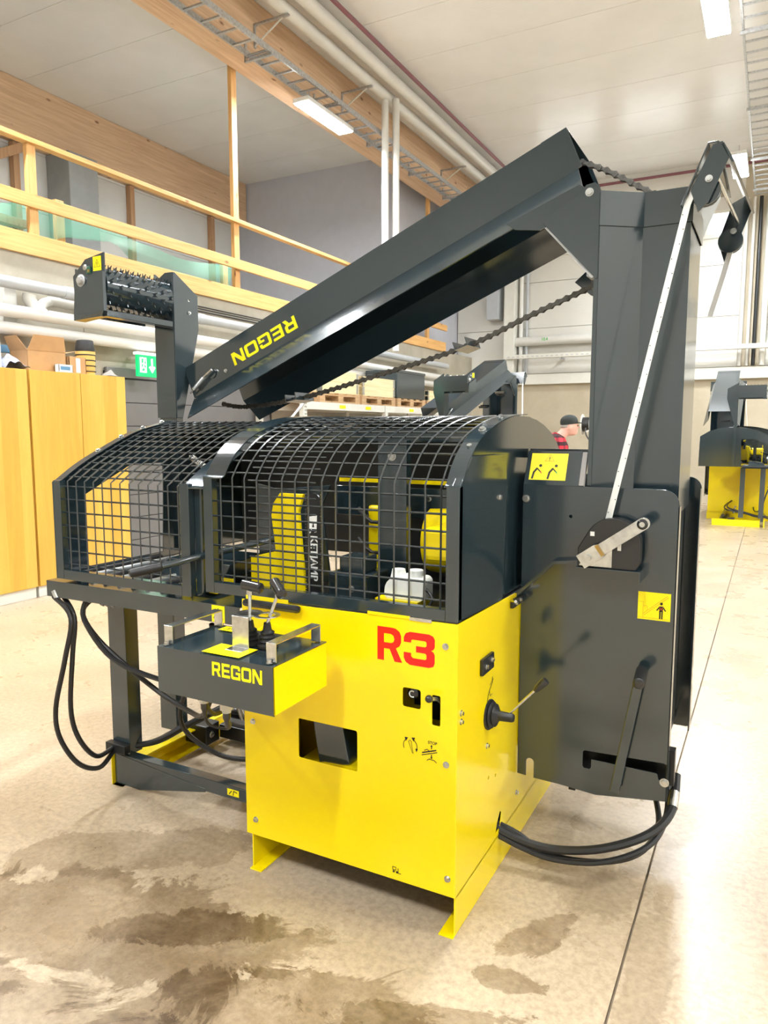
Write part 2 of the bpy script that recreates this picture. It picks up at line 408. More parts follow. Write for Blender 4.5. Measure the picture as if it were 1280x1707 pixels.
class Pic:
    """flat print in a local frame on a face"""
    def __init__(s, org, e1, e2, lift=0.0009):
        s.o = Vector(org); s.a = Vector(e1); s.c = Vector(e2); s.n = s.a.cross(s.c).normalized(); s.o = s.o + s.n*lift; s.b = B()
    def poly(s, pts, holes=()): s.b.ext(pts, s.o, s.a, s.c, s.n*0.0004, holes); return s
    def line(s, pts, w):
        for i in range(len(pts)-1):
            p = Vector(pts[i]); q = Vector(pts[i+1]); d = (q-p).normalized(); n = Vector((-d.y, d.x))*w/2; e = d*w*0.3
            s.poly([tuple(p-n-e), tuple(q-n+e), tuple(q+n+e), tuple(p+n-e)])
        return s
    def dot(s, x, y, r): return s.poly(circle(x, y, r, 12))
    def build(s, name, mat, parent): return s.b.build(name, mat, parent)

# ------------------------------------------------------------------ the hall
ZC = 7.15; YB = 15.36
fl = struct(B().box(-11, 8, -9, YB+.3, -0.06, -0.012).build('floor', 'joint_filler'))
B().box(-11, 0.487, -9, YB+.3, -0.05, 0).build('floor_slab', 'floor_concrete', fl)
B().box(0.495, 8, -9, YB+.3, -0.05, 0).build('floor_slab', 'floor_concrete', fl)
ce = struct(B().box(-11, 8, -9, YB+.3, ZC+.02, ZC+.1).build('ceiling', 'concrete_column'))
first = None
for k in range(21):
    y = -8.97 + 1.17*k
    if first is None: first = B().box(-11, 8, 0, 1.163, ZC, ZC+.02).build('ceiling_panel', 'ceiling_sheet', ce); o = first
    else: o = first.copy(); COL.objects.link(o); o.parent = ce
    o.location = (0, y, 0)
wl = struct(B().box(-10.75, -10.45, -9, YB, 0, ZC).build('wall_left', 'joint_filler'))
for k in range(4): B().box(-10.46, -10.42, -9, 11.9, 3.36+k*.95, 3.36+k*.95+.944).build('wall_panel', 'wall_sheet_grey', wl)
wr = struct(B().box(8, 8.2, -9, YB, 0, ZC).build('wall_right', 'wall_sheet'))
wf = struct(B().box(-11, 8.2, -9.3, -9, 0, ZC).build('wall_front', 'wall_sheet'))
wb = struct(B().box(-11, 8.2, YB, YB+.25, 0, 2.66).box(-11, 8.2, YB+.02, YB+.25, 2.66, ZC).build('wall_back', 'concrete_cream'))
for k in range(4):
    z0 = 2.92 + 1.06*k
    for (a, b_) in ((-6.28, -4.72), (-4.70, 0.05), (0.55, 4.2), (4.22, 7.98)):
        B().box(a, b_, YB-.03, YB+.02, z0, min(z0+1.05, ZC-.002)).build('wall_panel', 'wall_sheet', wb)
for (a, b_, z0, z1, m) in ((0.62, 3.2, 4.35, 5.3, 'concrete_cream'), (0.62, 3.2, 3.45, 4.33, 'concrete_wall')):
    B().box(a, b_, YB-.1, YB-.03, z0, z1).build('wall_block', m, wb, bevel=.01)
wm = struct(B().box(-6.2, -5.9, -9, YB, 0, 3.36).build('wall_mezzanine', 'concrete_wall'))
B().box(-6.0, -5.896, 3.66, 3.668, 2.2, 3.33).build('crack_joint', 'joint_filler', wm)
mf = struct(B().box(-10.45, -6.2, -9, 11.9, 3.2, 3.36).build('floor_mezzanine', 'concrete_wall'))
we = struct(B().box(-10.45, -6.3, 11.9, 12.05, 3.3, ZC).box(-6.45, -6.3, 12.05, YB, 3.3, ZC).build('wall_end', 'partition_grey'))
# windows of the back wall, a high band
for i, (a, b_) in enumerate(((-4.35, -2.95), (-2.5, -1.1), (-0.68, -0.06))):
    w = struct(B().box(a, b_, YB-.055, YB-.03, 5.62, 6.14).build('window_%d' % (i+1), 'white_steel'))
    B().box(a+.05, b_-.05, YB-.062, YB-.054, 5.68, 6.08).build('pane', 'daylight', w)
    B().box(a-.02, b_+.02, YB-.075, YB-.03, 5.59, 5.63).build('window_sill', 'white_steel', w)
# grey sectional door in the concrete wall
d1 = struct(B().box(-5.9, -5.872, 3.9, 7.0, 0, 2.26).build('door_1', 'black_steel'))
for k in range(8): B().box(-5.875, -5.858, 3.96, 6.94, 0.02+.27*k, 0.02+.27*k+.262).build('door_panel', 'grey_door', d1, bevel=.004)
B().box(-5.88, -5.84, 3.9, 7.0, 2.19, 2.30).build('door_lintel', 'grey_door', d1, bevel=.004)

# beams and columns
bm = tag(B().box(-5.85, -5.45, -9, YB-.05, 6.4, ZC-.002).build('glulam_beam', 'glulam', bevel=.012), 'large glulam beam under the ceiling carrying the cable ladder and lamp', 'beam')
bm2 = tag(B().box(-10.42, -10.1, -9, 11.88, 6.25, ZC-.002).build('glulam_beam', 'glulam', bevel=.012), 'glulam beam along the far outer wall above the railing', 'beam')
cl = tag(B().box(-10.42, -9.85, 6.85, 7.45, 3.362, 6.245).build('concrete_column', 'concrete_column', bevel=.015), 'grey concrete column behind the railing on the mezzanine', 'column')
for y, lab in ((8.6, 'thin wooden stud on the outer wall right of the concrete column'), (10.9, 'thin wooden stud on the outer wall in the mezzanine corner'), (6.15, 'paired wooden stud left of the concrete column')):
    tag(B().box(-10.415, -10.3, y, y+.11, 3.362, 6.24).build('wall_stud', 'stud_vertical', bevel=.004), lab, 'stud', 'studs on the outer wall')
tag(B().bar((-10.2, 6.25, 6.15), (-10.2, 4.4, 5.1), .12, .14).build('timber_brace', 'stud_vertical', bevel=.006), 'diagonal timber brace under the far glulam beam', 'brace')
tag(B().box(-10.25, -10.1, 4.0, 6.2, 4.85, 4.98).build('timber_crosspiece', 'stud_vertical', bevel=.006), 'horizontal timber crosspiece left of the concrete column', 'timber')

# timber railing of the mezzanine
rl = thing('timber_railing', 'pine railing with two rails and toe board along the mezzanine edge', 'railing', (-5.9, 0, 3.36))
B().box(-5.93, -5.83, -3, 13.6, 4.42, 4.47).build('top_rail', 'pine', rl, bevel=.004)
B().box(-5.87, -5.83, -3, 13.6, 3.80, 3.93).build('mid_rail', 'pine', rl, bevel=.004)
B().box(-5.90, -5.86, -3, 13.6, 3.34, 3.55).build('toe_board', 'pine', rl, bevel=.004)
for y in (-0.5, 3.05, 9.7): B().box(-5.93, -5.872, y, y+.10, 3.36, 4.42).build('post', 'pine_vertical', rl, bevel=.004)
for y in (6.25, 12.65): B().box(-5.955, -5.895, y, y+.11, 3.36, 7.0).build('tall_post', 'pine_vertical', rl, bevel=.004)
# green net behind the railing and its stakes
for y, z, lab in ((3.75, 4.14, 'pale wooden stake holding the peak of the green net'), (6.55, 3.98, 'pale wooden stake at the right end of the green net')):
    tag(B().box(-6.42, -6.36, y, y+.11, 3.362, z).build('net_stake', 'pine_vertical', bevel=.004), lab, 'stake')
nb = B(); N = 40; zt = []
for i in range(N+1):
    y = 1.6 + 5.05*i/N
    if y < 3.8: t = (y-1.6)/2.2; top = 3.75 + .38*t - .10*math.sin(PI*t)
    else: t = (y-3.8)/2.85; top = 4.13 - .16*t - .16*math.sin(PI*t)
    low = top - (.18 + .28*abs(math.sin(y*1.3+.5)) + (0.12 if y > 5 else 0))
    for j in range(4): nb.v.append((-6.34 + .05*math.sin(y*4 + j) + .02*j, y, top + (low-top)*j/3))
for i in range(N):
    for j in range(3): a = i*4 + j; nb.f.append((a, a+4, a+5, a+1))
tag(nb.build('safety_net', 'net_green', smooth=True), 'translucent green net sagging behind the pine railing', 'net')

# cable ladders with lamps
def ladder(x0, x1, z, y0, y1, label, name='cable_ladder'):
    t = thing(name, label, 'cable ladder', (x0, y0, z))
    for x in (x0, x1):
        B().box(x-.012, x+.012, y0, y1, z-.03, z+.04).build('side_rail', 'dull_zinc', t)
    k = 0; y = y0 + .15; me = None
    while y < y1:
        if me is None:
            o = B().box(x0+.012, x1-.012, y-.016, y+.016, z-.028, z-.008).build('rung', 'dull_zinc', t); me = o.data; yy = y
        else:
            o = bpy.data.objects.new('rung', me); COL.objects.link(o); o.parent = t; o.location = (0, y-yy, 0)
        y += .29
    return t
la = ladder(-5.38, -5.06, 6.36, 3.2, 14.9, 'galvanised cable ladder running along the large glulam beam')
for y in (4.4, 6.0, 7.6, 9.2, 10.8, 12.4, 14.0):
    B().box(-5.45, -5.02, y-.02, y+.02, 6.29, 6.325).plate([(y-.02, 6.29), (y+.02, 6.29), (y+.02, 6.52), (y-.02, 6.52)], 'x', -5.45, -5.435).build('bracket', 'dull_zinc', la)
lb = ladder(0.26, 0.54, 6.2, 4.0, 14.6, 'galvanised cable ladder hanging from the ceiling at the right')
for y in (5.0, 7.9, 10.2, 12.4, 14.2):
    B().box(0.23, 0.57, y-.02, y+.02, 6.13, 6.165).cyl((0.56, y, 6.15), (0.56, y, ZC-.001), .006, n=6).build('hanger', 'dull_zinc', lb)
LAMPS = [(-5.2, 7.5, 6.10, 'lit lamp under the cable ladder on the large glulam beam'),
         (0.02, 7.1, 6.10, 'glaring lamp at the top right beside the hanging cable ladder'),
         (0.06, 12.5, 6.10, 'far lamp below the hanging cable ladder near the back wall')]
for x in (-5.2, 0.02, 5.4):
    for y in (-4.3, 1.4, 7.1, 12.7):
        if (x, y) in ((-5.2, 7.1), (0.02, 7.1), (0.02, 12.7)): continue
        if x == -5.2 and y == 12.7: continue
        row = {-5.2: 'beam', 0.02: 'middle', 5.4: 'right-hand'}[x]
        LAMPS.append((x, y, 6.1, 'ceiling lamp of the %s row, %s' % (row, {-4.3: 'well behind the viewpoint', 1.4: 'above the front of the machine', 7.1: 'halfway down the hall', 12.7: 'close to the back wall'}[y])))
lamp0 = None
for (x, y, z, lab) in LAMPS:
    if lamp0 is None:
        lamp0 = thing('hall_lamp', lab, 'lamp', (0, 0, 0), 'hall lamps in rows')
        B().box(-.13, .13, -.62, .62, .0, .06).build('housing', 'lamp_body', lamp0, bevel=.01)
        B().box(-.115, .115, -.6, .6, -.012, -.001).build('diffuser', 'lamp_glow', lamp0)
        [B().cyl((0, q, .06), (0, q, 1.05), .008, n=6).build('suspension', 'dull_zinc', lamp0) for q in (-.4, .4)]
        o = lamp0
    else: o = copy_tree(lamp0); o['label'] = lab
    o.location = (x, y, z)
    if x < -5:
        for ch in o.children:
            if ch.name.startswith('suspension'): ch.scale.z = .205

# pipes
def pipe(name, pts, r, mat, label, cat='pipe', sm=0, socket=()):
    t = thing(name, label, cat, pts[0])
    B().tube(pts, r, 14, sm).build('run', mat, t, smooth=True)
    for (p, q) in socket: B().cyl(p, q, r*1.14, n=14).build('socket', mat, t, smooth=True)
    return t
pipe('grey_drain_pipe', [(-5.66, -2, 2.985), (-5.66, 13.2, 2.985)], .058, 'grey_pipe', 'grey drain pipe, the topmost run on the concrete wall',
     socket=[((-5.66, 3.22, 2.985), (-5.66, 3.36, 2.985)), ((-5.66, 5.2, 2.985), (-5.66, 5.32, 2.985))])
pipe('white_pipe', [(-5.69, 2.86, 2.91), (-5.69, 2.86, 2.86), (-5.66, 2.90, 2.77), (-5.66, 3.02, 2.725), (-5.66, 3.2, 2.72), (-5.66, 13.4, 2.72)], .062, 'white_pipe', 'white pipe with an elbow bend below the grey drain pipe', sm=4)
pipe('white_pipe', [(-5.7, -2, 2.56), (-5.7, 2.5, 2.56), (-5.7, 13.4, 2.56)], .06, 'white_pipe', 'lowest straight white pipe on the concrete wall')
pipe('white_pipe', [(-5.8, 3.06, 2.78), (-5.8, 3.08, 2.85), (-5.8, 3.16, 2.89), (-5.8, 3.3, 2.9), (-5.8, 4.4, 2.9)], .05, 'white_pipe', 'short white elbow pipe tucked behind the grey drain pipe', sm=4)
tag(B().box(-5.88, -5.74, 2.62, 2.76, 2.60, 3.02).build('square_duct', 'white_pipe', bevel=.01), 'short square white duct left of the elbow pipe', 'duct')
for k, z in enumerate((3.13, 3.16, 3.19)):
    tag(B().tube([(-5.88, 4.6, z), (-5.88, 8.2, z)], .008, 6).build('wall_cable', 'black_rubber'), ['lowest', 'middle', 'topmost'][k] + ' of three thin dark cables above the pipes', 'cable', 'wall cables')
pipe('white_downpipe', [(-4.97, 8.95, 2.9), (-4.97, 8.95, 6.84)], .058, 'white_pipe', 'left one of two vertical white downpipes at the beam')
pipe('white_downpipe', [(-4.86, 9.12, 2.9), (-4.86, 9.12, 6.9)], .058, 'white_pipe', 'right one of two vertical white downpipes at the beam')
pipe('ceiling_duct', [(-4.98, -3, 6.93), (-4.98, 15.2, 6.93)], .085, 'white_pipe', 'lower of the two white ducts beside the glulam beam')
pipe('ceiling_duct', [(-4.70, -3, 6.99), (-4.70, 15.2, 6.99)], .085, 'white_pipe', 'upper white duct running beside the red pipe')
pipe('sprinkler_pipe', [(-4.46, -3, 7.06), (-4.46, 15.2, 7.06)], .03, 'red_pipe', 'thin red sprinkler pipe under the ceiling')
pipe('sprinkler_pipe', [(-4.4, 15.2, 6.98), (7.8, 15.2, 6.98)], .03, 'red_pipe', 'thin red pipe across the top of the back wall')
for y, lab in ((6.2, 'left duct bracket on the large glulam beam'), (12.3, 'far duct bracket on the large glulam beam'), (8.4, 'duct bracket hidden behind the downpipes')):
    t = thing('duct_bracket', lab, 'bracket', (-5.45, y, 6.8), 'duct brackets')
    B().box(-5.45, -4.9, y-.02, y+.02, 6.82, 6.845).build('arm', 'dull_zinc', t)
    B().box(-5.45, -5.435, y-.02, y+.02, 6.55, 6.845).build('wall_plate', 'dull_zinc', t)
    B().bar((-5.44, y, 6.58), (-5.0, y, 6.82), .012, .02).build('strut', 'white_steel', t)

# back wall fittings
tag(B().box(-6.2, 7.9, YB-.13, YB-.002, 2.66, 2.90).build('cable_trunking', 'white_steel', bevel=.006), 'wide white trunking along the back wall', 'trunking')
tr = thing('cable_tray', 'perforated cable tray across the back wall above the white trunking', 'cable tray', (-4.9, YB-.3, 3.25))
B().box(-4.9, 7.9, YB-.42, YB-.24, 3.25, 3.262).box(-4.9, 7.9, YB-.43, YB-.418, 3.25, 3.34).build('tray', 'white_steel', tr)
for k in range(50):
    x = -4.85 + k*.115
    if k == 0: o = B().box(x, x+.06, YB-.434, YB-.4305, 3.278, 3.30).build('slot', 'dull_zinc', tr); me = o.data; x0 = x
    else: o = bpy.data.objects.new('slot', me); COL.objects.link(o); o.parent = tr; o.location = (x-x0, 0, 0)
for x in (-3.6, -1.2, 1.2, 3.6): B().box(x-.02, x+.02, YB-.40, YB-.031, 3.20, 3.25).build('bracket', 'dull_zinc', tr)
pw = pipe('white_wall_pipe', [(-4.95, YB-.2, 3.66), (-1.6, YB-.2, 3.66)], .105, 'white_pipe', 'thick white pipe stub on the back wall left of the tower')
text_on('10.4', .09, (-4.0, YB-.306, 3.68), (1, 0, 0), (0, 0, 1), 'green_line', pw, 'pipe_marking')
for x, r, m, lab in ((-4.62, .05, 'white_pipe', 'white riser pipe at the corner of the back wall'), (-4.48, .035, 'grey_pipe', 'thin grey riser beside the white corner riser'),
                     (0.10, .04, 'white_pipe', 'leftmost riser beside the dark riser on the right'), (0.24, .03, 'white_pipe', 'slim white riser left of the dark riser'), (0.36, .035, 'black_steel', 'dark riser pipe on the back wall at the right'), (0.52, .055, 'white_steel', 'perforated white riser right of the dark one')):
    pipe('riser_pipe', [(x, YB-.14, 2.92), (x, YB-.14, 6.3)], r, m, lab)
tag(B().box(-4.98, -4.72, YB-.35, YB-.03, 2.92, 6.6).build('wall_duct', 'white_steel', bevel=.01), 'pale boxed duct standing in the back left corner', 'duct')
tag(B().ext([(0, 0), (.3, 0), (.3, 1.2), (.12, 1.4), (0, 1.4)], (-5.4, YB-.4, 4.2), (1, 0, 0), (0, 0, 1), (0, .35, 0)).build('air_unit', 'grey_pipe', bevel=.01), 'grey air unit hanging in the back left corner', 'air unit')

# exit sign
ex = thing('exit_sign', 'green emergency exit sign with running figure and down arrow', 'exit sign', (-5.6, 4.2, 2.2))
yy = 4.135
B().box(-5.64, -5.60, yy, yy+.30, 2.20, 2.445).build('sign_body', 'sign_green', ex, bevel=.004)
B().box(-5.66, -5.585, yy-.01, yy+.31, 2.445, 2.475).build('lamp_cover', 'sign_white', ex, bevel=.004)
B().box(-5.9, -5.62, yy+.13, yy+.17, 2.41, 2.44).build('wall_arm', 'white_steel', ex)
p = Pic((-5.60, yy, 2.195), (0, 1, 0), (0, 0, 1))
p.poly([(.03, .05), (.13, .05), (.13, .22), (.03, .22)], [[(.055, .07), (.12, .07), (.12, .205), (.055, .205)]]).dot(.095, .185, .014)
p.line([(.09, .165), (.085, .12), (.11, .09), (.10, .06)], .016).line([(.085, .12), (.06, .09), (.04, .09)], .014).line([(.065, .15), (.09, .16), (.115, .135)], .010)
p.line([(.215, .205), (.215, .09)], .026).poly([(.165, .115), (.215, .05), (.265, .115), (.245, .13), (.215, .095), (.185, .13)])
p.build('pictogram', 'sign_white', ex)

# birch cabinets
def cabinet(y0, y1, doors, label):
    t = thing('birch_cabinet', label, 'cabinet', (-5.6, y0, 0), 'tall birch cabinets by the concrete wall')
    B().box(-5.78, -5.325, y0, y1, .1, 2.15).build('carcass', 'birch_veneer', t, bevel=.003)
    B().box(-5.76, -5.33, y0+.005, y1-.005, 0, .1).build('plinth', 'white_steel', t)
    w = (y1-y0)/doors
    for k in range(doors):
        d = B().box(-5.322, -5.30, y0+w*k+.003, y0+w*(k+1)-.003, .11, 2.148).build('door', 'birch_veneer', t, bevel=.002)
cabinet(2.52, 3.66, 2, 'tall birch cabinet next to the grey sectional door')
cabinet(1.36, 2.50, 2, 'tall birch cabinet at the left edge of the picture')
# things on the cabinets
def carton(name, loc, w, d, h, rz, label, mat='cardboard', flaps=True):
    t = thing(name, label, 'box', (0, 0, 0))
    B().box(-w/2, w/2, -d/2, d/2, 0, .004).build('bottom', mat, t)
    for (a, b_, c, e) in ((-w/2, w/2, -d/2, -d/2+.005), (-w/2, w/2, d/2-.005, d/2), (-w/2, -w/2+.005, -d/2, d/2), (w/2-.005, w/2, -d/2, d/2)):
        B().box(a, b_, c, e, 0.004, h).build('side', mat, t)
    if flaps:
        f1 = B().ext([(-d/2, 0), (d/2, 0), (d/2-.05, .15), (-d/2+.04, .15)], (w/2, 0, h), (0, 1, 0), (.35, 0, .94), (.005, 0, 0)).build('flap', mat, t)
        f2 = B().ext([(-w/2, 0), (w/2, 0), (w/2-.04, .16), (-w/2+.05, .16)], (0, d/2, h), (1, 0, 0), (0, .9, .2), (0, .005, 0)).build('flap', mat, t)
        f3 = B().ext([(-w/2, 0), (w/2, 0), (w/2-.04, .16), (-w/2+.05, .16)], (0, -d/2, h), (1, 0, 0), (0, -.5, .8), (0, .005, 0)).build('flap', mat, t)
    t.location = loc; t.rotation_euler = (0, 0, rz); return t
carton('cardboard_box', (-5.53, 2.80, 2.151), .28, .40, .19, R(-4), 'open cardboard box with raised flaps on the birch cabinet')
t = carton('cardboard_box', (-5.50, 3.115, 2.151), .28, .20, .16, 0, 'small closed cardboard box with paper tape beside the bucket', flaps=False)
B().box(-.14, .14, -.10, .10, .16, .164).build('lid', 'cardboard', t); B().box(.1405, .142, -.02, .03, .01, .15).build('tape', 'paper_white', t)
t = carton('paper_box', (-5.335, 2.93, 2.151), .06, .16, .07, 0, 'flat white printed box in front of the cardboard box', 'paper_white', False)
B().box(-.03, .03, -.08, .08, .07, .073).build('lid', 'paper_white', t); B().box(.0302, .0312, -.06, .05, .02, .055).build('label_print', 'blue_print', t)
cb = B(); nx, ny = 14, 10
for i in range(nx):
    for j in range(ny):
        u, v_ = i/(nx-1), j/(ny-1)
        cb.v.append((-5.66 + .34*v_, 2.30 + .26*u, 2.162 + .20*math.sin(PI*min(1, u*1.05))*(1-.55*v_)*(.75+.25*math.sin(9*v_+3*u)) + .012*math.sin(17*u+11*v_)))
for i in range(nx-1):
    for j in range(ny-1): a = i*ny+j; cb.f.append((a, a+1, a+ny+1, a+ny))
tag(cb.build('folded_cloth', 'cloth_blue', smooth=True), 'crumpled grey-blue cloth heaped beside the open cardboard box', 'cloth')
tag(B().box(-5.62, -5.34, 2.12, 2.28, 2.151, 2.38).build('paper_stack', 'paper_white', bevel=.004), 'white paper carton at the left picture edge on the cabinet', 'box')
tag(B().box(-5.77, -5.71, 2.1, 2.75, 2.33, 2.40).box(-5.76, -5.72, 2.1, 2.14, 2.151, 2.335).box(-5.76, -5.72, 2.70, 2.74, 2.151, 2.335).build('blue_board', 'blue_print', bevel=.003), 'blue board lying behind the cloth on the cabinet', 'board')
bk = thing('bucket_stack', 'tan ribbed bucket stack capped by a black bucket on the cabinet', 'bucket', (-5.5, 3.33, 2.151))
B().lathe([(0, .085), (.24, .098)], (-5.5, 3.33, 2.151), (0, 0, 1), 20).build('tub', 'tan_band', bk, smooth=True)
for k in range(4): B().lathe([(0, .088+.003*k), (.004, .101), (.008, .101), (.012, .09+.003*k)], (-5.5, 3.33, 2.185+.055*k), (0, 0, 1), 20).build('rim', 'black_rubber', bk, smooth=True)
B().lathe([(0, .088), (.02, .096), (.11, .082), (.115, .075), (.1, .06)], (-5.5, 3.33, 2.392), (0, 0, 1), 20).build('upturned_bucket', 'bucket_black', bk, smooth=True)
rg = B()
for i in range(9):
    for j in range(6):
        u, v_ = i/8, j/5; rg.v.append((-5.45 + .12*v_, 3.46 + .14*u, 2.156 + .06*math.sin(PI*u)*math.sin(PI*v_)*(1+.3*math.sin(7*u+5*v_))))
for i in range(8):
    for j in range(5): a = i*6+j; rg.f.append((a, a+1, a+7, a+6))
tag(rg.build('grey_rag', 'hair_grey', smooth=True), 'small grey rag on the cabinet right of the bucket', 'rag')

# pallet rack
rk = thing('pallet_rack', 'white steel pallet rack along the concrete wall behind the conveyor', 'rack', (-5.0, 6.5, 0))
for y in (6.56, 9.0, 11.4):
    for x in (-5.04, -5.8):
        B().box(x, x+.08, y-.04, y+.04, 0, 1.989).build('upright', 'white_steel', rk, bevel=.004)
        if x > -5.1 and y < 7:
            for z in range(9): B().box(x+.0801, x+.0815, y-.022, y-.01, 1.55+z*.05, 1.575+z*.05).box(x+.0801, x+.0815, y+.01, y+.022, 1.55+z*.05, 1.575+z*.05).build('slot', 'black_steel', rk)
for z in (1.88, 1.42):
    for x in (-5.03, -5.79):
        for (a, b_) in ((6.6, 8.96), (9.04, 11.36)): B().box(x, x+.05, a, b_, z, z+.11).build('beam', 'white_steel', rk, bevel=.004)
for y in (7.5, 9.9, 8.3): B().box(-4.979, -4.9775, y, y+.18, 1.91, 1.96).build('load_label', 'yellow_print', rk)
def pallet(y, label):
    t = thing('wooden_pallet', label, 'pallet', (0, 0, 0), 'pallets on the rack')
    for k in range(5): B().box(-.4, .4, -.58+.255*k, -.58+.255*k+.14, .122, .144).build('deck_board', 'pallet_wood', t, bevel=.002)
    for x in (-.4, -.06, .28):
        B().box(x, x+.12, -.58, .58, .1, .122).build('stringer', 'pallet_wood', t)
        for yb in (-.58, -.07, .44): B().box(x, x+.12, yb, yb+.14, .022, .1).build('block', 'pallet_wood', t)
        B().box(x, x+.12, -.58, .58, 0, .022).build('bottom_board', 'pallet_wood', t)
    t.location = (-5.385, y, 1.991); return t
pallet(7.55, 'leftmost wooden pallet on the rack'); pallet(8.78, 'wooden pallet under the crate with steel corners'); pallet(10.02, 'wooden pallet carrying the dark steel box'); pallet(11.25, 'rightmost wooden pallet on the rack')
def crate(y0, y1, z1, label):
    t = thing('pallet_crate', label, 'crate', (-5.385, (y0+y1)/2, 2.136), 'pallet crates on the rack')
    x0, x1 = -5.78, -4.99
    for k in range(2):
        za = 2.137 + k*(z1-2.137)/2; zb = za + (z1-2.137)/2 - .004
        B().box(x1-.02, x1, y0, y1, za, zb).box(x0, x0+.02, y0, y1, za, zb).box(x0, x1, y0, y0+.02, za, zb).box(x0, x1, y1-.02, y1, za, zb).build('collar', 'collar_wood', t)
        for y in (y0, y1): B().box(x1-.06, x1+.003, y-.003 if y == y0 else y-.06, y+.06 if y == y0 else y+.003, za+.01, zb-.01).build('corner_hinge', 'zinc', t)
crate(6.98, 8.08, 2.47, 'pale wooden pallet crate nearest the conveyor'); crate(8.22, 9.34, 2.44, 'pale wooden pallet crate with steel corners in the middle'); crate(10.72, 11.8, 2.33, 'low pale wooden crate at the far end of the rack')
t = thing('steel_box', 'dark grey steel box on the rack right of the pallet crates', 'steel box', (-5.385, 10.0, 2.136))
B().box(-5.62, -5.0, 9.46, 10.6, 2.137, 2.60).build('body', 'dark_paint', t, bevel=.012); B().box(-5.63, -4.99, 9.45, 10.61, 2.58, 2.63).build('lid', 'dark_paint', t, bevel=.01)
for k, (y, l, z) in enumerate(((6.9, 1.2, 1.546), (7.2, 1.5, 1.546), (6.95, 1.1, 1.613))):
    tag(B().ext(mono([(0, .06), (0, 0), (.08, 0), (.08, .06)], .006), (-5.2 - .22*(k % 2), y, z+.001), (1, 0, 0), (0, 0, 1), (0, l, 0)).build('steel_channel', 'dull_zinc'),
        ['front steel channel lying on the lower rack level', 'rear steel channel lying on the lower rack level', 'steel channel stacked on the front channel'][k], 'channel', 'steel channels on the rack')
tag(B().box(-5.72, -5.04, 6.62, 8.94, 1.531, 1.545).build('rack_shelf', 'pallet_wood'), 'wooden shelf board on the lower rack level', 'shelf board')
tag(B().tube([(-4.95, 6.2, 1.75), (-4.93, 6.5, 1.98)], .018, 8).tube([(-4.95, 6.2, 1.75), (-4.95, 5.5, 0.02)], .018, 8).build('leaning_rod', 'dull_zinc'), 'steel rod leaning against the near rack upright', 'rod')

# ------------------------------------------------------------------ the firewood processor
PR = thing('firewood_processor', 'yellow and dark grey firewood processor with R3 lettering, mesh guard and folded conveyor', 'firewood machine', (-0.4, 0.5, 0))
DK = 'dark_paint'; YL = 'yellow_paint'

# --- yellow body: sheet panels
win = rrect(-.586, -.352, .470, .611, .008, 3)
sq = rrect(-.185, -.122, .727, .790, .008, 3); sl = rrect(-.083, -.055, .684, .782, .006, 3)
fp = B().plate([(-.82, .131), (0, .131), (0, 1.015), (-.82, 1.005)], 'y', 0, .004, [win, sq, sl]).build('front_panel', YL, PR, bevel=.0012)
for (x, z) in ((-.039, .942), (-.033, .566), (-.025, .191), (-.781, .562), (-.777, .192)): bolt(fp, (x, 0, z), (0, -1, 0), .0075)
B().box(-.31, -.16, -.003, .02, 1.012, 1.022).build('hinge_strip', YL, fp); B().box(-.16, -.085, -.004, .018, 1.010, 1.020).build('hinge_plate', 'zinc', fp)
B().box(-.80, -.62, -.002, .016, 1.005, 1.022).build('hinge_strip', YL, fp)
sp = B().plate([(.004, .13), (1.14, .13), (1.14, .97), (.62, .985), (.56, 1.0), (.004, 1.015)], 'x', -.004, 0, [circle(.30, .40, .006), circle(.373, .377, .006), [(.385, .10+.05), (.43, .15), (.45, .20), (.43, .215), (.40, .185)]]).build('side_panel', YL, PR, bevel=.0012)
for (y, z) in ((.033, .727), (.033, .699), (.274, .526), (.365, .60), (.62, .2)): bolt(sp, (0, y, z), (1, 0, 0), .007)
B().plate([(.004, .13), (1.14, .13), (1.14, 1.0), (.004, 1.0)], 'x', -.82, -.816).build('side_panel', YL, PR, bevel=.0012)
B().box(-.82, 0, 1.136, 1.14, .13, .985).build('rear_panel', YL, PR)
B().box(-.816, -.004, .004, 1.136, .985, .989).build('deck', 'black_steel', PR)
B().box(-.816, -.004, .35, .354, .16, .98).build('bulkhead', YL, PR)
B().box(-.816, -.004, .004, 1.136, .13, .134).build('floor_sheet', 'black_steel', PR)
# L-shaped skids
for x, sgn in ((0, -1), (-.80, 1)):
    a, b_ = sorted((x, x + .05*sgn)); c, d = sorted((x, x + .005*sgn))
    B().box(c, d, .005, 1.15, 0.005, .132).box(a, b_, -.012, 1.15, 0, .005).box(a, b_, .01, 1.15, .125, .131).build('skid', YL, PR, bevel=.001)
# behind the cut-outs
B().hexa([(-.52, .03, .44), (-.40, .03, .47), (-.40, .16, .47), (-.52, .16, .44), (-.55, .03, .62), (-.43, .03, .62), (-.43, .16, .62), (-.55, .16, .62)]).build('chute', DK, PR, bevel=.004)
B().plate([(-.62, .43), (-.34, .43), (-.34, .47), (-.50, .46)], 'y', .02, .2).build('chute_floor', YL, PR)
B().box(-.20, -.11, .12, .13, .69, .83).build('valve_plate', 'black_steel', PR)
kb = B().lathe([(0, .012), (.03, .012), (.035, .02), (.06, .022), (.075, .018), (.08, .008)], (-.168, .10, .765), (.1, -1, 0), 16).build('rotary_knob', 'black_plastic', PR, smooth=True)
p = Pic((-.16, .0195, .765), (1, 0, 0), (0, 0, 1)); p.line([(.010*math.cos(R(a)), .010*math.sin(R(a))) for a in range(60, 330, 30)], .004); p.build('knob_mark', 'white_print', kb)
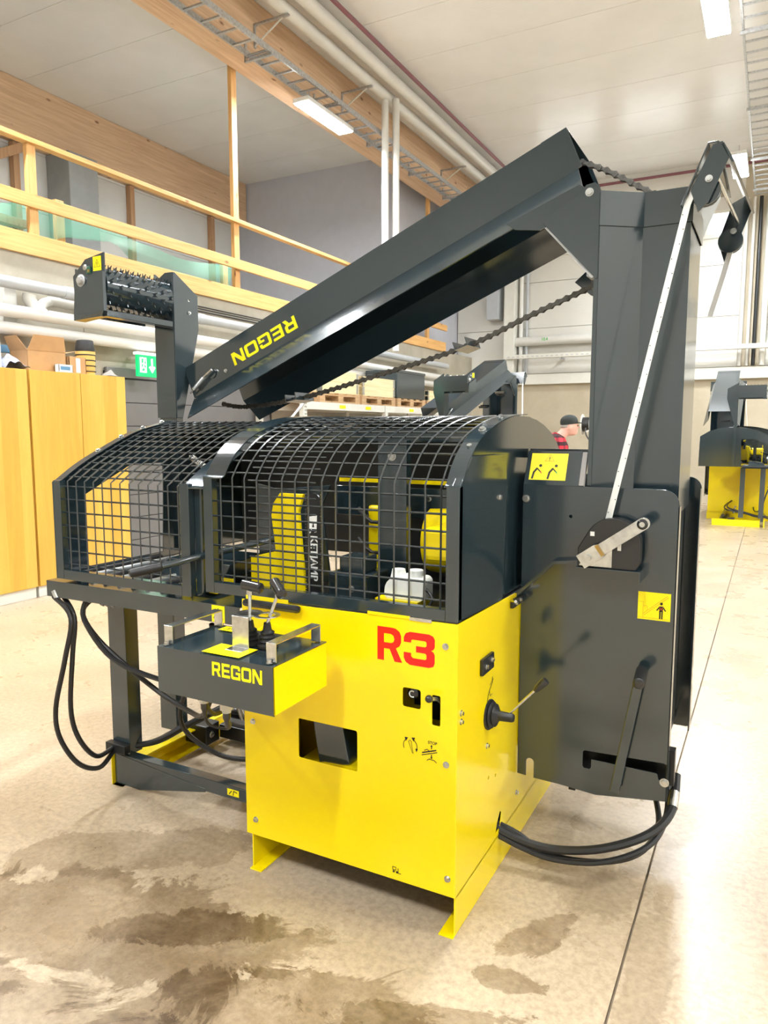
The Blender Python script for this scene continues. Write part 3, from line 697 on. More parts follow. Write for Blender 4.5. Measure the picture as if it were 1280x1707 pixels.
lv = B().tube([(-.069, .05, .74), (-.069, .01, .768), (-.076, -.022, .777)], .0065, 8).build('stop_lever', 'dull_zinc', PR, smooth=True)
B().ball((-.079, -.032, .780), .0125).build('knob', 'black_plastic', lv, smooth=True)
B().box(-.13, -.03, .10, .11, .66, .83).build('lever_plate', 'black_steel', PR)
# R3 lettering and pictograms
letters('r', (-.275, 0, .868), (1, 0, 0), (0, 0, 1), .109, .0006, sx=.98).build('lettering', 'red_print', fp)
letters('3', (-.181, 0, .866), (1, 0, 0), (0, 0, 1), .106, .0006, sx=1.0).build('lettering', 'red_print', fp)
p = Pic((-.157, 0, .602), (1, 0, 0), (0, 0, 1))
p.line([(-.024*math.cos(R(a)), .024*math.sin(R(a))) for a in range(-25, 55, 12)], .0022).line([(.024*math.cos(R(a)), .024*math.sin(R(a))) for a in range(-20, 70, 12)], .0022)
p.poly([(-.020, .026), (-.008, .026), (-.015, .013)]).poly([(.004, .028), (.017, .030), (.012, .016)]).poly([(.018, -.006), (.027, -.006), (.022, -.017)])
p.line([(.008, -.022), (-.006, .014), (-.001, .019), (.004, .015), (.006, -.002), (.011, -.024)], .0014).build('pictogram', 'black_print', fp)
p = Pic((-.086, 0, .595), (1, 0, 0), (0, 0, 1))
p.line([(.003, .012), (.003, .020)], .003).poly([(-.001, .019), (.007, .019), (.003, .026)]).line([(.003, -.008), (.003, -.016)], .003).poly([(-.001, -.015), (.007, -.015), (.003, -.022)])
p.line([(-.030, -.014), (.022, .004)], .0025).line([(-.028, -.006), (.018, .010)], .004).line([(-.022, .002), (-.012, .008), (-.006, .004)], .002).line([(-.012, -.028), (-.004, -.022), (.003, -.024), (.012, -.024), (.020, -.030)], .002)
p.build('pictogram', 'black_print', fp)
text_on('STOP', .013, (-.080, -.0006, .626), (1, 0, 0), (0, 0, 1), 'black_print', fp)
p = Pic((-.205, 0, .162), (1, 0, 0), (0, 0, 1)); p.line([(-.014, .004), (-.014, .014), (-.002, .014), (-.002, .004), (-.014, .004)], .002).dot(-.010, -.002, .004).dot(.002, -.002, .004).line([(.006, .012), (.006, -.004), (.016, -.004)], .002).build('pictogram', 'black_print', fp)
p = Pic((0, .30, .715), (0, 1, 0), (0, 0, 1)); p.line([(-.03, -.03), (-.01, 0), (.02, .02), (.02, .04)], .003).line([(-.01, 0), (0, -.02), (.02, -.02)], .002).line([(-.005, .02), (.03, .03)], .002).build('pictogram', 'black_print', sp)
# latch and lever on the side
lt = B().box(0, .012, .195, .305, .795, .850).build('latch_plate', 'black_steel', PR, bevel=.003); bolt(lt, (.012, .225, .82), (1, 0, 0), .007); bolt(lt, (.012, .278, .83), (1, 0, 0), .007)
gl = B().lathe([(0, .052), (.006, .052), (.010, .042), (.014, .046), (.02, .036), (.026, .039), (.032, .026), (.04, .017), (.085, .015), (.09, .012)], (0, .29, .632), (1, -.05, .05), 18).build('side_lever', 'black_rubber', PR, smooth=True)
B().tube([(.07, .29, .645), (.16, .30, .745)], .0045, 8).build('rod', 'zinc', gl, smooth=True)
B().lathe([(0, .007), (.012, .011), (.045, .014), (.055, .012), (.057, .004)], (.155, .30, .738), (.66, .07, .75), 12).build('grip', 'black_plastic', gl, smooth=True)
bolt(gl, (0, .315, .60), (1, 0, 0), .008)
hk = B().box(0, .012, .50, .62, .955, .985).build('hinge_block', 'black_steel', PR, bevel=.002); bolt(hk, (.012, .53, .97), (1, 0, 0), .006); bolt(hk, (.012, .58, .972), (1, 0, 0), .006)
B().tube([(0.004, .50, .985), (.03, .47, .99)], .006, 6).build('safety_pin', 'zinc', PR)

# --- guard cages
PRF_R = [(.02, 1.05), (.02, 1.43), (.06, 1.482), (.115, 1.530), (.20, 1.575), (.35, 1.618), (.50, 1.642), (.66, 1.650)]
PRF_L = [(.02, 1.02), (.02, 1.39), (.10, 1.440), (.20, 1.490), (.39, 1.572), (.50, 1.603), (.60, 1.623), (.66, 1.634)]
def densify(P, n=5): return [tuple(p) for p in catmull([Vector((a, b_, 0)) for a, b_ in P], n)]
def along(P, d):
    for i in range(len(P)-1):
        l = math.hypot(P[i+1][0]-P[i][0], P[i+1][1]-P[i][1])
        if d <= l: t = d/l; return (P[i][0]+(P[i+1][0]-P[i][0])*t, P[i][1]+(P[i+1][1]-P[i][1])*t)
        d -= l
    return P[-1]
def arch(P):
    curve = [Vector((a, b_, 0)) for a, b_ in P[1:]]
    return [P[0]] + [(v.x, v.y) for v in catmull(curve, 4)]
def cage(name, P, x0, x1, nx, pitch, zb, extra=None):
    prof = arch(P)
    total = sum(math.hypot(prof[i+1][0]-prof[i][0], prof[i+1][1]-prof[i][1]) for i in range(len(prof)-1))
    g = B()
    for k in range(nx):
        x = x0 + (x1-x0)*(k+.5)/nx
        g.tube([(x, y, z) for y, z in prof], .0034, 4, rot=PI/4)
    d = .03
    while d < total:
        y, z = along(prof, d); g.tube([(x0, y+.003, z-.003), (x1, y+.003, z-.003)], .0034, 4, rot=PI/4); d += pitch
    if extra:
        xa, xb, d0, d1 = extra; d = d0
        while d < d1:
            y, z = along(prof, d); g.tube([(xa, y+.004, z-.004), (xb, y+.004, z-.004)], .003, 4, rot=PI/4); d += pitch
    c = g.build(name, 'wire_paint', PR)
    c['kind'] = 'stuff'
    return prof
prR = cage('wire_mesh', PRF_R, -.948, -.04, 17, .0535, 1.02, (-.80, -.52, .056, .62))
prL = cage('wire_mesh', PRF_L, -1.745, -1.10, 13, .0535, 1.0)
def band(prof, x0, x1, t=.004, skip=1):
    P = prof[skip:]; return B().ext(mono(P, -t), (x0, 0, 0), (0, 1, 0), (0, 0, 1), (x1-x0, 0, 0))
fr = B().box(-.985, -.945, 0, .03, 1.012, 1.432).build('cage_post', DK, PR, bevel=.002)
B().box(-.042, 0, 0, .03, 1.018, 1.432).build('cage_post', DK, PR, bevel=.002)
B().ext([(-.945, 1.012), (-.042, 1.018), (-.042, 1.055), (-.945, 1.052)], (0, 0, 0), (1, 0, 0), (0, 0, 1), (0, .03, 0)).build('cage_rail', DK, PR, bevel=.002)
band([(.0, 1.43)] + [(y-.004, z+.006) for y, z in prR[1:]], -.05, 0.002, .004, 0).build('cage_band', DK, PR)
band([(.0, 1.43)] + [(y-.004, z+.006) for y, z in prR[1:]], -.985, -.90, .004, 0).build('cage_band', DK, PR)
band([(.0, 1.39)] + [(y-.004, z+.006) for y, z in prL[1:]], -1.09, -.986, .004, 0).build('cage_band', DK, PR)
band([(.0, 1.39)] + [(y-.004, z+.006) for y, z in prL[1:]], -1.785, -1.745, .004, 0).build('cage_band', DK, PR)
B().box(-1.10, -1.055, 0, .03, .985, 1.402).build('cage_post', DK, PR, bevel=.002)
B().ext(rrect(-1.055, -1.02, .985, 1.40, [0, .03, 0, 0]), (0, .03, 0), (1, 0, 0), (0, 0, 1), (0, .10, 0)).build('cage_stiffener', DK, PR, bevel=.002)
B().box(-1.785, -1.745, 0, .03, .985, 1.392).build('cage_post', DK, PR, bevel=.002)
B().ext([(-1.745, .985), (-1.10, .985), (-1.10, 1.022), (-1.745, 1.025)], (0, 0, 0), (1, 0, 0), (0, 0, 1), (0, .03, 0)).build('cage_rail', DK, PR, bevel=.002)
for i, (y, z) in enumerate(((.13, 1.545), (.24, 1.598), (.42, 1.64))): bolt(PR, (-.02, y, z), (0, -.5, .85), .009)
for (y, z) in ((.22, 1.507), (.35, 1.566), (.48, 1.606), (.6, 1.633)): bolt(PR, (-1.765, y, z), (0, -.5, .85), .008)
# left end plate with the log opening
B().plate([(0.0, .985), (1.24, .985), (1.24, 1.48), (1.10, 1.57), (.95, 1.614), (.80, 1.632), (.60, 1.622), (.50, 1.60), (.39, 1.57), (.20, 1.487), (.10, 1.437), (0, 1.386)], 'x', -1.79, -1.785,
          [[(.155, 1.01), (.60, 1.01), (.62, 1.44), (.42, 1.44), (.158, 1.322)]]).build('end_plate', DK, PR, bevel=.001)
# right arch plate, side cover and rear hood
B().plate([(.002, 1.02), (.45, 1.0), (1.26, .99), (1.26, 1.49), (1.19, 1.545), (1.10, 1.585), (.98, 1.618), (.87, 1.638), (.70, 1.650), (.55, 1.648), (.35, 1.620), (.20, 1.577), (.115, 1.532), (.06, 1.485), (.002, 1.43)], 'x', -.03, -.026).build('arch_plate', DK, PR, bevel=.001)
B().plate([(.004, 1.022), (.41, 1.006), (.44, 1.40), (.43, 1.514), (.10, 1.518), (.055, 1.478), (.004, 1.432)], 'x', -.026, 0).ext([(0, 0), (-.026, .10), (-.026, 0)], (0, .41, 1.006), (1, 0, 0), (0, 1, 0), (0, .03, .394)).build('side_cover', DK, PR, bevel=.003)
bolt(PR, (0, .365, 1.37), (1, 0, 0), .008)
band([(.66, 1.650), (.78, 1.648), (.87, 1.637), (.98, 1.617), (1.10, 1.584), (1.19, 1.544), (1.26, 1.49), (1.27, 1.0)], -1.08, -.028, .004, 0).build('rear_hood', DK, PR)
band([(.66, 1.634), (.80, 1.634), (.95, 1.615), (1.10, 1.57), (1.24, 1.48), (1.25, .98)], -1.78, -1.084, .004, 0).build('rear_hood', DK, PR)
# --- inside the cage
B().box(-1.70, -.03, 1.10, 1.11, .99, 1.55).build('back_plate', 'black_steel', PR)
B().box(-1.08, -.03, .62, .66, 1.55, 1.60).build('inner_frame', DK, PR, bevel=.002)
B().box(-.78, -.03, .60, .62, 1.385, 1.405).build('inner_strip', YL, PR)
B().box(-.78, -.03, .58, .61, 1.25, 1.37).build('inner_plate', DK, PR, bevel=.002)
B().box(-.50, -.38, .42, .46, 1.0, 1.56).build('inner_column', DK, PR, bevel=.002)
for (z, x) in ((1.33, -.36), (1.27, -.36)): bolt(PR, (x, .58, z), (0, -1, 0), .008)
bolt(PR, (-.44, .42, 1.5), (0, -1, 0), .012)
B().plate([(-1.05, 1.0), (-.70, 1.0), (-.74, 1.30), (-.70, 1.385), (-.95, 1.36), (-1.05, 1.38)], 'y', .40, .41).build('blade_guard', DK, PR, bevel=.002)
B().plate([(-.935, .99), (-.683, .99), (-.70, 1.15), (-.712, 1.30), (-.690, 1.365), (-.795, 1.365), (-.826, 1.325), (-.835, 1.28), (-.822, 1.18), (-.818, 1.145), (-.935, 1.115)], 'y', .20, .215).build('saw_guard', YL, PR, bevel=.002)
B().box(-1.385, -1.34, .30, .31, 1.0, 1.335).build('stop_plate', YL, PR)
gb = B().plate(rrect(-.672, -.612, .99, 1.372, [0, 0, .03, .03]), 'y', .19, .198).build('guide_bar', 'black_steel', PR, bevel=.001)
ch = B()
for k in range(34):
    z = 1.0 + k*.011
    for x in (-.674, -.610): ch.box(x-.003, x+.003, .190, .198, z, z+.006)
o = ch.build('saw_chain', 'chain_steel', gb); o['kind'] = 'stuff'
text_on('KETJAMP', .042, (-.640, .1895, 1.135), (0, 0, -1), (1, 0, 0), 'white_print', gb)
p = Pic((-.642, .19, 1.262), (1, 0, 0), (0, 0, 1)); p.poly([(-.016, -.02), (.016, -.02), (.018, .03), (-.016, .024)], [[(-.004, -.014), (.002, .008), (.006, -.014)]]).line([(-.014, -.034), (-.006, -.024)], .006).line([(.008, -.03), (.014, -.028)], .005).build('bar_emblem', 'white_print', gb)
B().box(-.60, -.50, .52, .55, 1.02, 1.30).build('inner_cover', YL, PR, bevel=.01)
for z in (1.12, 1.24): B().tube([(-.63, .50, z+.05), (-.56, .48, z), (-.48, .50, z+.01)], .008, 6, 3).build('inner_hose', 'black_rubber', PR, smooth=True)
B().lathe([(0, .01), (.005, .13), (.20, .14), (.24, .13), (.25, .02)], (-.36, .62, 1.17), (1, 0, 0), 24).build('motor_hood', YL, PR, smooth=True)
B().box(-.26, -.03, .30, .62, 1.14, 1.26).build('hood_box', YL, PR, bevel=.02)
jg = B().plate(rrect(-.335, -.19, 1.03, 1.105, [.012, .012, .02, .05]), 'y', .16, .24).build('oil_canister', 'jug_white', PR, bevel=.008)
B().cyl((-.235, .20, 1.10), (-.235, .20, 1.128), .026, n=18).build('cap', 'jug_white', jg, bevel=.003)
B().cyl((-.30, .20, 1.09), (-.30, .20, 1.125), .03, .022, n=14).build('neck', 'jug_white', jg, smooth=True)
B().box(-.36, -.20, .14, .26, 1.0, 1.03).build('canister_shelf', YL, PR)
B().tube([(-.19, .18, 1.07), (-.16, .17, 1.04), (-.18, .15, 1.0)], .005, 6, 3).build('canister_hose', 'black_rubber', PR)
B().box(-.60, -.44, .22, .40, .99, 1.08).box(-.57, -.47, .25, .36, 1.08, 1.14).build('splitter_block', DK, PR, bevel=.006)
bolt(PR, (-.50, .22, 1.03), (0, -1, 0), .009)
B().tube([(-.86, .3, 1.24), (-.76, .26, 1.12), (-.70, .24, 1.03)], .004, 6).build('guide_rod', 'zinc', PR)
bolt(PR, (-.90, .40, 1.25), (0, -1, 0), .011)
# springs
def spring(p0, p1, r, turns, name='spring'):
    p0, p1 = Vector(p0), Vector(p1); d = p1-p0; dn = d.normalized(); a = dn.orthogonal().normalized(); b_ = dn.cross(a); n = turns*8
    return B().tube([p0 + d*(i/n) + (a*math.cos(i*PI/4)+b_*math.sin(i*PI/4))*r for i in range(n+1)], .0022, 5).cyl(p0-dn*.03, p0+dn*.01, .004, n=8).cyl(p1-dn*.01, p1+dn*.03, .004, n=8).build(name, 'zinc', PR, smooth=True)
spring((-1.30, .30, 1.48), (-1.14, .25, 1.42), .012, 16)
# hand lever through the slot
hl = B().tube([(-.80, .33, 1.20), (-.92, .20, 1.165), (-1.03, .02, 1.135), (-1.09, -.06, 1.115), (-1.145, -.13, 1.10)], .0125, 10, 4).build('hand_lever', DK, PR, smooth=True)
B().lathe([(0, .013), (.004, .0165), (.10, .0165), (.112, .014), (.116, .006)], (-1.11, -.085, 1.109), (-.60, -.78, -.15), 14).build('grip', 'black_rubber', hl, smooth=True)

# --- infeed table
tb = B().ext(mono([(0, .905), (0, .972), (.06, .972)], -.004), (-1.85, -.004, 0), (0, 1, 0), (0, 0, 1), (1.02, 0, 0)).build('table_rail', DK, PR)
B().box(-1.85, -.83, .05, .60, .965, .969).build('table_top', DK, PR)
for k in range(9): B().cyl((-1.78+.08*k, .10, .985), (-1.78+.08*k, .58, .985), .014, n=10).build('table_roller', 'dull_zinc' if k % 2 else 'black_rubber', PR, smooth=True)
B().hexa([(-1.50, .25, .99), (-1.12, .25, .99), (-1.12, .5, .99), (-1.50, .5, .99), (-1.46, .30, 1.05), (-1.12, .30, 1.05), (-1.12, .5, 1.07), (-1.44, .5, 1.07)]).build('log_carrier', DK, PR, bevel=.004)
B().box(-1.14, -1.02, .10, .2, .98, 1.02).build('stop_block', YL, PR)
lg1 = B().box(-1.77, -1.665, .235, .31, .145, .966).build('table_leg', DK, PR, bevel=.003)
lg2 = B().box(-1.77, -1.665, .53, .605, .145, .966).build('table_leg', DK, PR, bevel=.003)
B().box(-1.75, -.80, .225, .275, .088, .145).build('base_beam', DK, PR, bevel=.003)
B().plate([(-1.75, .004), (-1.60, .004), (-1.22, .085), (-1.22, .10), (-1.75, .145)], 'y', .223, .231).build('base_gusset', DK, PR, bevel=.001)
B().ext(mono([(0, .14), (0, 0), (.06, 0)], -.004), (-1.755, .21, 0), (1, 0, 0), (0, 0, 1), (0, .02, 0)).build('skid_edge', YL, PR)
sk = B().ext(mono([(.09, .10), (0, .10), (0, 0.005), (.09, 0.005)], -.006), (-1.76, .28, 0), (1, 0, 0), (0, 0, 1), (0, .72, 0)).build('base_channel', YL, PR)
bolt(sk, (-1.754, .40, .06), (1, 0, 0), .008); bolt(sk, (-1.754, .47, .06), (1, 0, 0), .008)
B().box(-1.74, -1.60, .66, .76, .03, .13).build('pivot_block', 'black_steel', PR, bevel=.006); bolt(PR, (-1.60, .70, .08), (1, 0, 0), .012)
B().box(-1.62, -.82, .78, .90, .03, .10).build('cross_beam', 'black_steel', PR, bevel=.004)
B().cyl((-1.60, .84, .15), (-.82, .84, .17), .03, n=14).build('hydraulic_cylinder', 'black_plastic', PR, smooth=True)
B().plate([(-1.30, .14), (-.82, .10), (-.82, .92), (-1.02, .92), (-1.25, .70)], 'y', .62, .625).build('inner_side_plate', YL, PR)
p = Pic((-1.07, .225, .118), (1, 0, 0), (0, 0, 1)); p.poly([(-.03, -.014), (.03, -.014), (.03, .014), (-.03, .014)]); o = p.build('sticker', 'yellow_print', PR)
p = Pic((-1.07, .2245, .118), (1, 0, 0), (0, 0, 1)); p.line([(-.02, -.008), (-.008, .006)], .004).line([(.0, -.01), (.004, .008), (.02, .004)], .004).build('pictogram', 'black_print', o)
def tri_sticker(org, e1, e2, w, h, parent, symbol='flash'):
    a, c = Vector(e1), Vector(e2); p = Pic(org, a, c); p.poly([(-w/2, -h/2), (w/2, -h/2), (w/2, h/2), (-w/2, h/2)]); st = p.build('sticker', 'yellow_print', parent)
    q = Pic(Vector(org) + p.n*.0006, a, c); s_ = min(w, h)*.36; T = [(-s_, -s_*.8), (s_, -s_*.8), (0, s_*.95), (-s_, -s_*.8)]
    q.line(T, s_*.09); q.line([(0, s_*.3), (0, -s_*.25)], s_*.2); q.dot(0, -s_*.5, s_*.12); q.build('pictogram', 'black_print', st); return st
tri_sticker((-.925, -.004, .938), (1, 0, 0), (0, 0, 1), .06, .062, tb)
# --- control console
CX0, CX1, CY0, CY1, CZ0, CZ1 = -.822, -.388, -.405, -.125, .80, .942
B().ext(mono([(CY0+.005, CZ0-.004), (CY0, CZ0), (CY0, CZ1), (CY1, CZ1)], -.003), (CX0, 0, 0), (0, 1, 0), (0, 0, 1), (CX1-CX0, 0, 0)).build('console_cover', DK, PR)
cs = B().box(CX0+.006, CX1-.006, CY0+.006, CY1, CZ0, CZ1-.006).build('console_body', YL, PR, bevel=.002)
B().plate([(CY0+.01, CZ0-.002), (CY1, CZ0+.0), (CY1, CZ1-.004), (CY0+.008, CZ1-.004)], 'x', CX1-.006, CX1-.001).build('console_side', YL, PR)
letters('REGON', (-.606, CY0-.0005, .884), (1, 0, 0), (0, 0, 1), .042, .0006, .15, .67).build('lettering', 'yellow_print', cs)
p = Pic((-.58, -.35, CZ1+.0032), (1, 0, 0), (0, 1, 0)); p.poly([(-.075, -.045), (.065, -.045), (.065, .045), (-.075, .045)]); p.build('sticker', 'yellow_print', PR)
tri_sticker((-.74, -.165, CZ1+.0032), (1, 0, 0), (0, 1, 0), .06, .045, PR)
def flat_handle(x, y0, y1, h):
    t = B().ext(mono([(y0, 0), (y0, h), (y1, h), (y1, 0)], .004), (x-.017, 0, CZ1+.003), (0, 1, 0), (0, 0, 1), (.034, 0, 0)).build('flat_handle', 'zinc', PR, bevel=.001)
    for y in (y0-.012, y1+.012): bolt(t, (x, y, CZ1+.003), (0, 0, 1), .007)
flat_handle(-.800, -.375, -.15, .052); flat_handle(-.412, -.375, -.15, .052)
# joysticks
B().ext(mono([(-.05, .003), (-.012, .003), (-.012, .098), (.06, .098)], .003), (-.604, -.30, CZ1), (0, 1, 0), (0, 0, 1), (.062, 0, 0)).build('lever_bracket', 'zinc', PR, bevel=.001)
for x, y, tx, ty, ax in ((-.575, -.265, -.585, -.25, (-1, .18, .03)), (-.512, -.262, -.485, -.24, (.75, -.55, -.35))):
    z0 = CZ1+.003
    B().lathe([(0, .032), (.008, .032), (.014, .024), (.02, .029), (.026, .022), (.032, .026), (.038, .019), (.046, .022), (.052, .014), (.075, .010)], (x, y, z0), (0, 0, 1), 18).build('lever_boot', 'black_rubber', PR, smooth=True)
    B().ext(circle(0, 0, .04, 24), (x, y, z0+.096), (1, 0, 0), (0, 1, 0), (0, 0, .0025), [circle(0, 0, .026, 20)]).build('guide_ring', 'zinc', PR)
    J = B().cyl((x, y, z0+.07), (tx, ty, z0+.165), .0055, n=10).build('joystick', 'zinc', PR, smooth=True)
    c = Vector((tx, ty, z0+.178)); a = Vector(ax).normalized()
    B().lathe([(0, .010), (.003, .0165), (.075, .0165), (.079, .010)], c - a*.05 if x < -.55 else c - a*.04, a, 18).build('grip', 'black_plastic', J, smooth=True)
    B().cyl((tx, ty, z0+.150), (tx, ty, z0+.168), .010, n=6).build('nut', 'zinc', J)
B().box(-.80, -.56, -.03, -.004, .985, 1.012).build('grip_bar', 'black_plastic', PR, bevel=.012)
B().box(-.70, -.52, -.13, .0, .83, .86).box(-.70, -.52, -.13, -.0, .90, .93).build('console_arm', YL, PR)
for x, y in ((-.735, -.30), (-.62, -.33)):
    v = B().lathe([(0, .016), (.02, .016), (.022, .020), (.05, .020), (.052, .014), (.06, .014)], (x, y, .802), (0, 0, -1), 14).build('oil_filter', 'clear_plastic', PR, smooth=True)
    B().lathe([(0, .012), (.02, .012), (.03, .008), (.05, .006)], (x, y, .744), (0, 0, -1), 10).build('plug', 'black_plastic', v, smooth=True)
# --- hoses
def hose(pts, r=.0105, name='hydraulic_hose', k=6): return B().tube(pts, r, 8, k).build(name, 'black_rubber', PR, smooth=True)
hose([(-1.813, 0, .905), (-1.678, -.03, .837), (-1.701, -.05, .663), (-1.772, -.05, .446), (-1.782, -.03, .306), (-1.741, .02, .183), (-1.709, .10, .135), (-1.735, .20, .16)])
hose([(-1.796, .03, .905), (-1.694, 0, .828), (-1.690, -.02, .681), (-1.718, -.02, .446), (-1.729, .02, .298), (-1.724, .10, .185), (-1.735, .20, .18)])
hose([(-1.66, .04, .91), (-1.66, .02, .82), (-1.55, .06, .66), (-1.35, .12, .585), (-1.15, .10, .60), (-1.0, 0, .70), (-.9, -.1, .80)])
hose([(-1.64, .06, .91), (-1.68, .03, .84), (-1.62, .08, .70), (-1.42, .16, .52), (-1.22, .14, .47), (-1.05, .04, .52), (-.88, -.1, .70), (-.82, -.2, .80)])
hose([(-1.05, .10, .86), (-1.10, .16, .66), (-1.32, .22, .48), (-1.36, .26, .32), (-1.22, .32, .21), (-1.05, .38, .20), (-.86, .40, .24)])
hose([(-1.72, .22, .18), (-1.62, .35, .175), (-1.56, .5, .21), (-1.45, .75, .26), (-1.2, .80, .30), (-.85, .75, .34)], .014)
hose([(-1.74, .22, .17), (-1.65, .36, .165), (-1.59, .5, .20), (-1.50, .78, .24), (-1.2, .84, .27), (-.85, .8, .30)], .012)
hose([(-.735, -.30, .74), (-.75, -.27, .66), (-.70, -.24, .64), (-.65, -.28, .68), (-.62, -.33, .72)], .005, 'thin_cable')
hose([(-.735, -.30, .74), (-.78, -.2, .66), (-.85, .0, .62), (-.84, .2, .60)], .008)
cv = B().box(-1.78, -1.66, .20, .235, .16, .20).build('hose_clamp', 'black_steel', PR, bevel=.003)
for (x, y) in ((-1.81, .0), (-1.655, .04)): B().cyl((x, y, .93), (x+.02, y, .895), .013, n=8).build('hose_fitting', 'zinc', PR)
b = B()
for k in range(3): b.cyl((-1.60+.03*k, .08, .90), (-1.60+.03*k, .06, .88), .012, n=6)
b.box(-1.62, -1.30, .03, .12, .895, .905).build('valve_strip', 'black_steel', PR)
B().cyl((-1.40, .70, .20), (-1.40, .66, .30), .014, n=8).build('hose_fitting', 'zinc', PR); B().cyl((-1.36, .70, .18), (-1.30, .66, .20), .014, n=8).build('hose_fitting', 'zinc', PR)
hose([(-.03, .43, .150), (.07, .44, .118), (.20, .45, .112), (.36, .47, .150), (.50, .55, .20), (.56, .66, .25), (.56, .78, .33)], .0155)
hose([(-.03, .42, .135), (.08, .43, .098), (.20, .44, .080), (.36, .46, .105), (.50, .53, .165), (.545, .64, .235), (.53, .78, .33)], .0105)
hose([(-.03, .44, .165), (.06, .45, .135), (.18, .46, .082), (.35, .48, .092), (.47, .54, .125), (.52, .63, .19), (.49, .74, .26), (.44, .80, .33)], .0105)
B().cyl((.56, .67, .255), (.56, .72, .29), .02, n=10).build('hose_fitting', 'zinc', PR, smooth=True)
# --- outfeed hopper: front panel with slots
PY = .62
outl = [(.003, .28), (.037, .277)] + [(.037, .335)] + [(.052+.015*math.cos(R(a)), .335+.015*math.sin(R(a))) for a in (150, 120, 90, 60, 30)] + [(.067, .335), (.067, .274), (.16, .272), (.30, .262), (.545, .296)] + [(.545, 1.34)] + [(.49+.055*math.cos(R(a)), 1.342+.055*math.sin(R(a))) for a in (0, 20, 40, 60, 80, 90)] + [(.003, 1.397)]
Lslot = [(.250, .365), (.255, .357), (.276, .357), (.281, .365), (.281, .395), (.51, .392), (.515, .372), (.540, .368), (.540, .43), (.530, .434), (.256, .424), (.250, .418)]
pn = B().plate(outl, 'y', PY, PY+.004, [Lslot, circle(.18, 1.288, .006), circle(.043, .595, .006)]).build('hopper_panel', DK, PR, bevel=.001)
B().box(.541, .545, PY, PY+.045, .296, 1.34).build('panel_flange', DK, PR)
bolt(pn, (.015, PY, 1.346), (0, -1, 0), .010); bolt(pn, (.535, PY, .365), (0, -1, 0), .011)
B().box(.20, .56, PY+.06, PY+.10, .33, .46).build('hopper_inner', 'black_steel', PR)
B().hexa([(.003, PY, 1.397), (.205, PY, 1.397), (.205, PY+.05, 1.39), (.003, PY+.05, 1.39), (.003, PY+.055, 1.520), (.205, PY+.055, 1.520), (.205, PY+.10, 1.515), (.003, PY+.10, 1.515)]).build('top_cover', DK, PR, bevel=.002)
B().box(-.02, .40, PY+.155, PY+.17, 1.49, 1.525).build('cover_rail', DK, PR)
B().hexa([(.205, PY+.001, 1.40), (.222, PY+.001, 1.40), (.222, PY+.02, 1.395), (.205, PY+.02, 1.395), (.205, PY+.056, 1.518), (.222, PY+.056, 1.518), (.222, PY+.075, 1.513), (.205, PY+.075, 1.513)]).build('brush_strip', 'hair_grey', PR)
sd = Vector((0, .055, .123)).normalized()
p = Pic((.02, PY+.008, 1.415), (1, 0, 0), sd); p.poly([(0, 0), (.135, 0), (.135, .105), (0, .105)]); st = p.build('warning_sticker', 'yellow_print', PR)
p = Pic((.02, PY+.008, 1.415), (1, 0, 0), sd, .0018)
p.line([(.052, .074), (.086, .074), (.069, .100), (.052, .074)], .0014); p.build('warning_triangle', 'orange_line', st)
p = Pic((.02, PY+.008, 1.415), (1, 0, 0), sd, .0018); p.line([(.069, .090), (.068, .082)], .003).dot(.068, .077, .0014)
for x in (.012, .070):
    p.line([(x, .006), (x+.004, .03), (x+.014, .044)], .007).line([(x+.014, .046), (x+.030, .030)], .004).dot(x+.026, .056, .0055)
p.build('pictogram', 'black_print', st)
p = Pic((.02, PY+.008, 1.415), (1, 0, 0), sd, .0022); p.line([(.040, .034), (.044, .026)], .003); p.build('hand_red', 'red_line', st)
p = Pic((.02, PY+.008, 1.415), (1, 0, 0), sd, .0022); p.line([(.098, .034), (.102, .026)], .003); p.build('hand_green', 'green_line', st)
p = Pic((.423, PY, .943), (1, 0, 0), (0, 0, 1)); p.poly([(0, 0), (.107, 0), (.107, .097), (0, .097)]); st = p.build('conveyor_sticker', 'yellow_print', PR)
p = Pic((.423, PY, .943), (1, 0, 0), (0, 0, 1), .0018); p.line([(.018, .02), (.096, .088)], .0016).line([(.022, .016), (.100, .084)], .0016).line([(.002, .062), (.018, .062), (.018, .006)], .001).line([(.018, .048), (.032, .048), (.032, .032)], .001).line([(.002, .006), (.104, .006)], .001)
p.build('line_drawing', 'orange_line', st)
p = Pic((.423, PY, .943), (1, 0, 0), (0, 0, 1), .0018); p.dot(.077, .060, .0048).poly([(.071, .032), (.083, .032), (.083, .051), (.071, .051)]).line([(.072, .049), (.063, .036)], .004).line([(.082, .049), (.091, .036)], .004).line([(.0735, .034), (.0735, .008)], .0045).line([(.0805, .034), (.0805, .008)], .0045); p.build('pictogram', 'black_print', st)
p = Pic((.423, PY, .943), (1, 0, 0), (0, 0, 1), .0026); p.line([(.071, .048), (.083, .036)], .0014).line([(.083, .048), (.071, .036)], .0014); p.build('red_cross', 'red_line', st)
# ledge bar across the panel
B().ext(mono([(-.055, .945), (.128, 1.128), (.225, 1.140)], -.012), (0, PY-.045, 0), (1, 0, 0), (0, 0, 1), (0, .045, 0)).build('ledge', DK, PR, bevel=.001)
B().box(-.06, -.005, PY-.13, PY-.02, .955, .985).build('ledge_hinge', 'black_steel', PR)
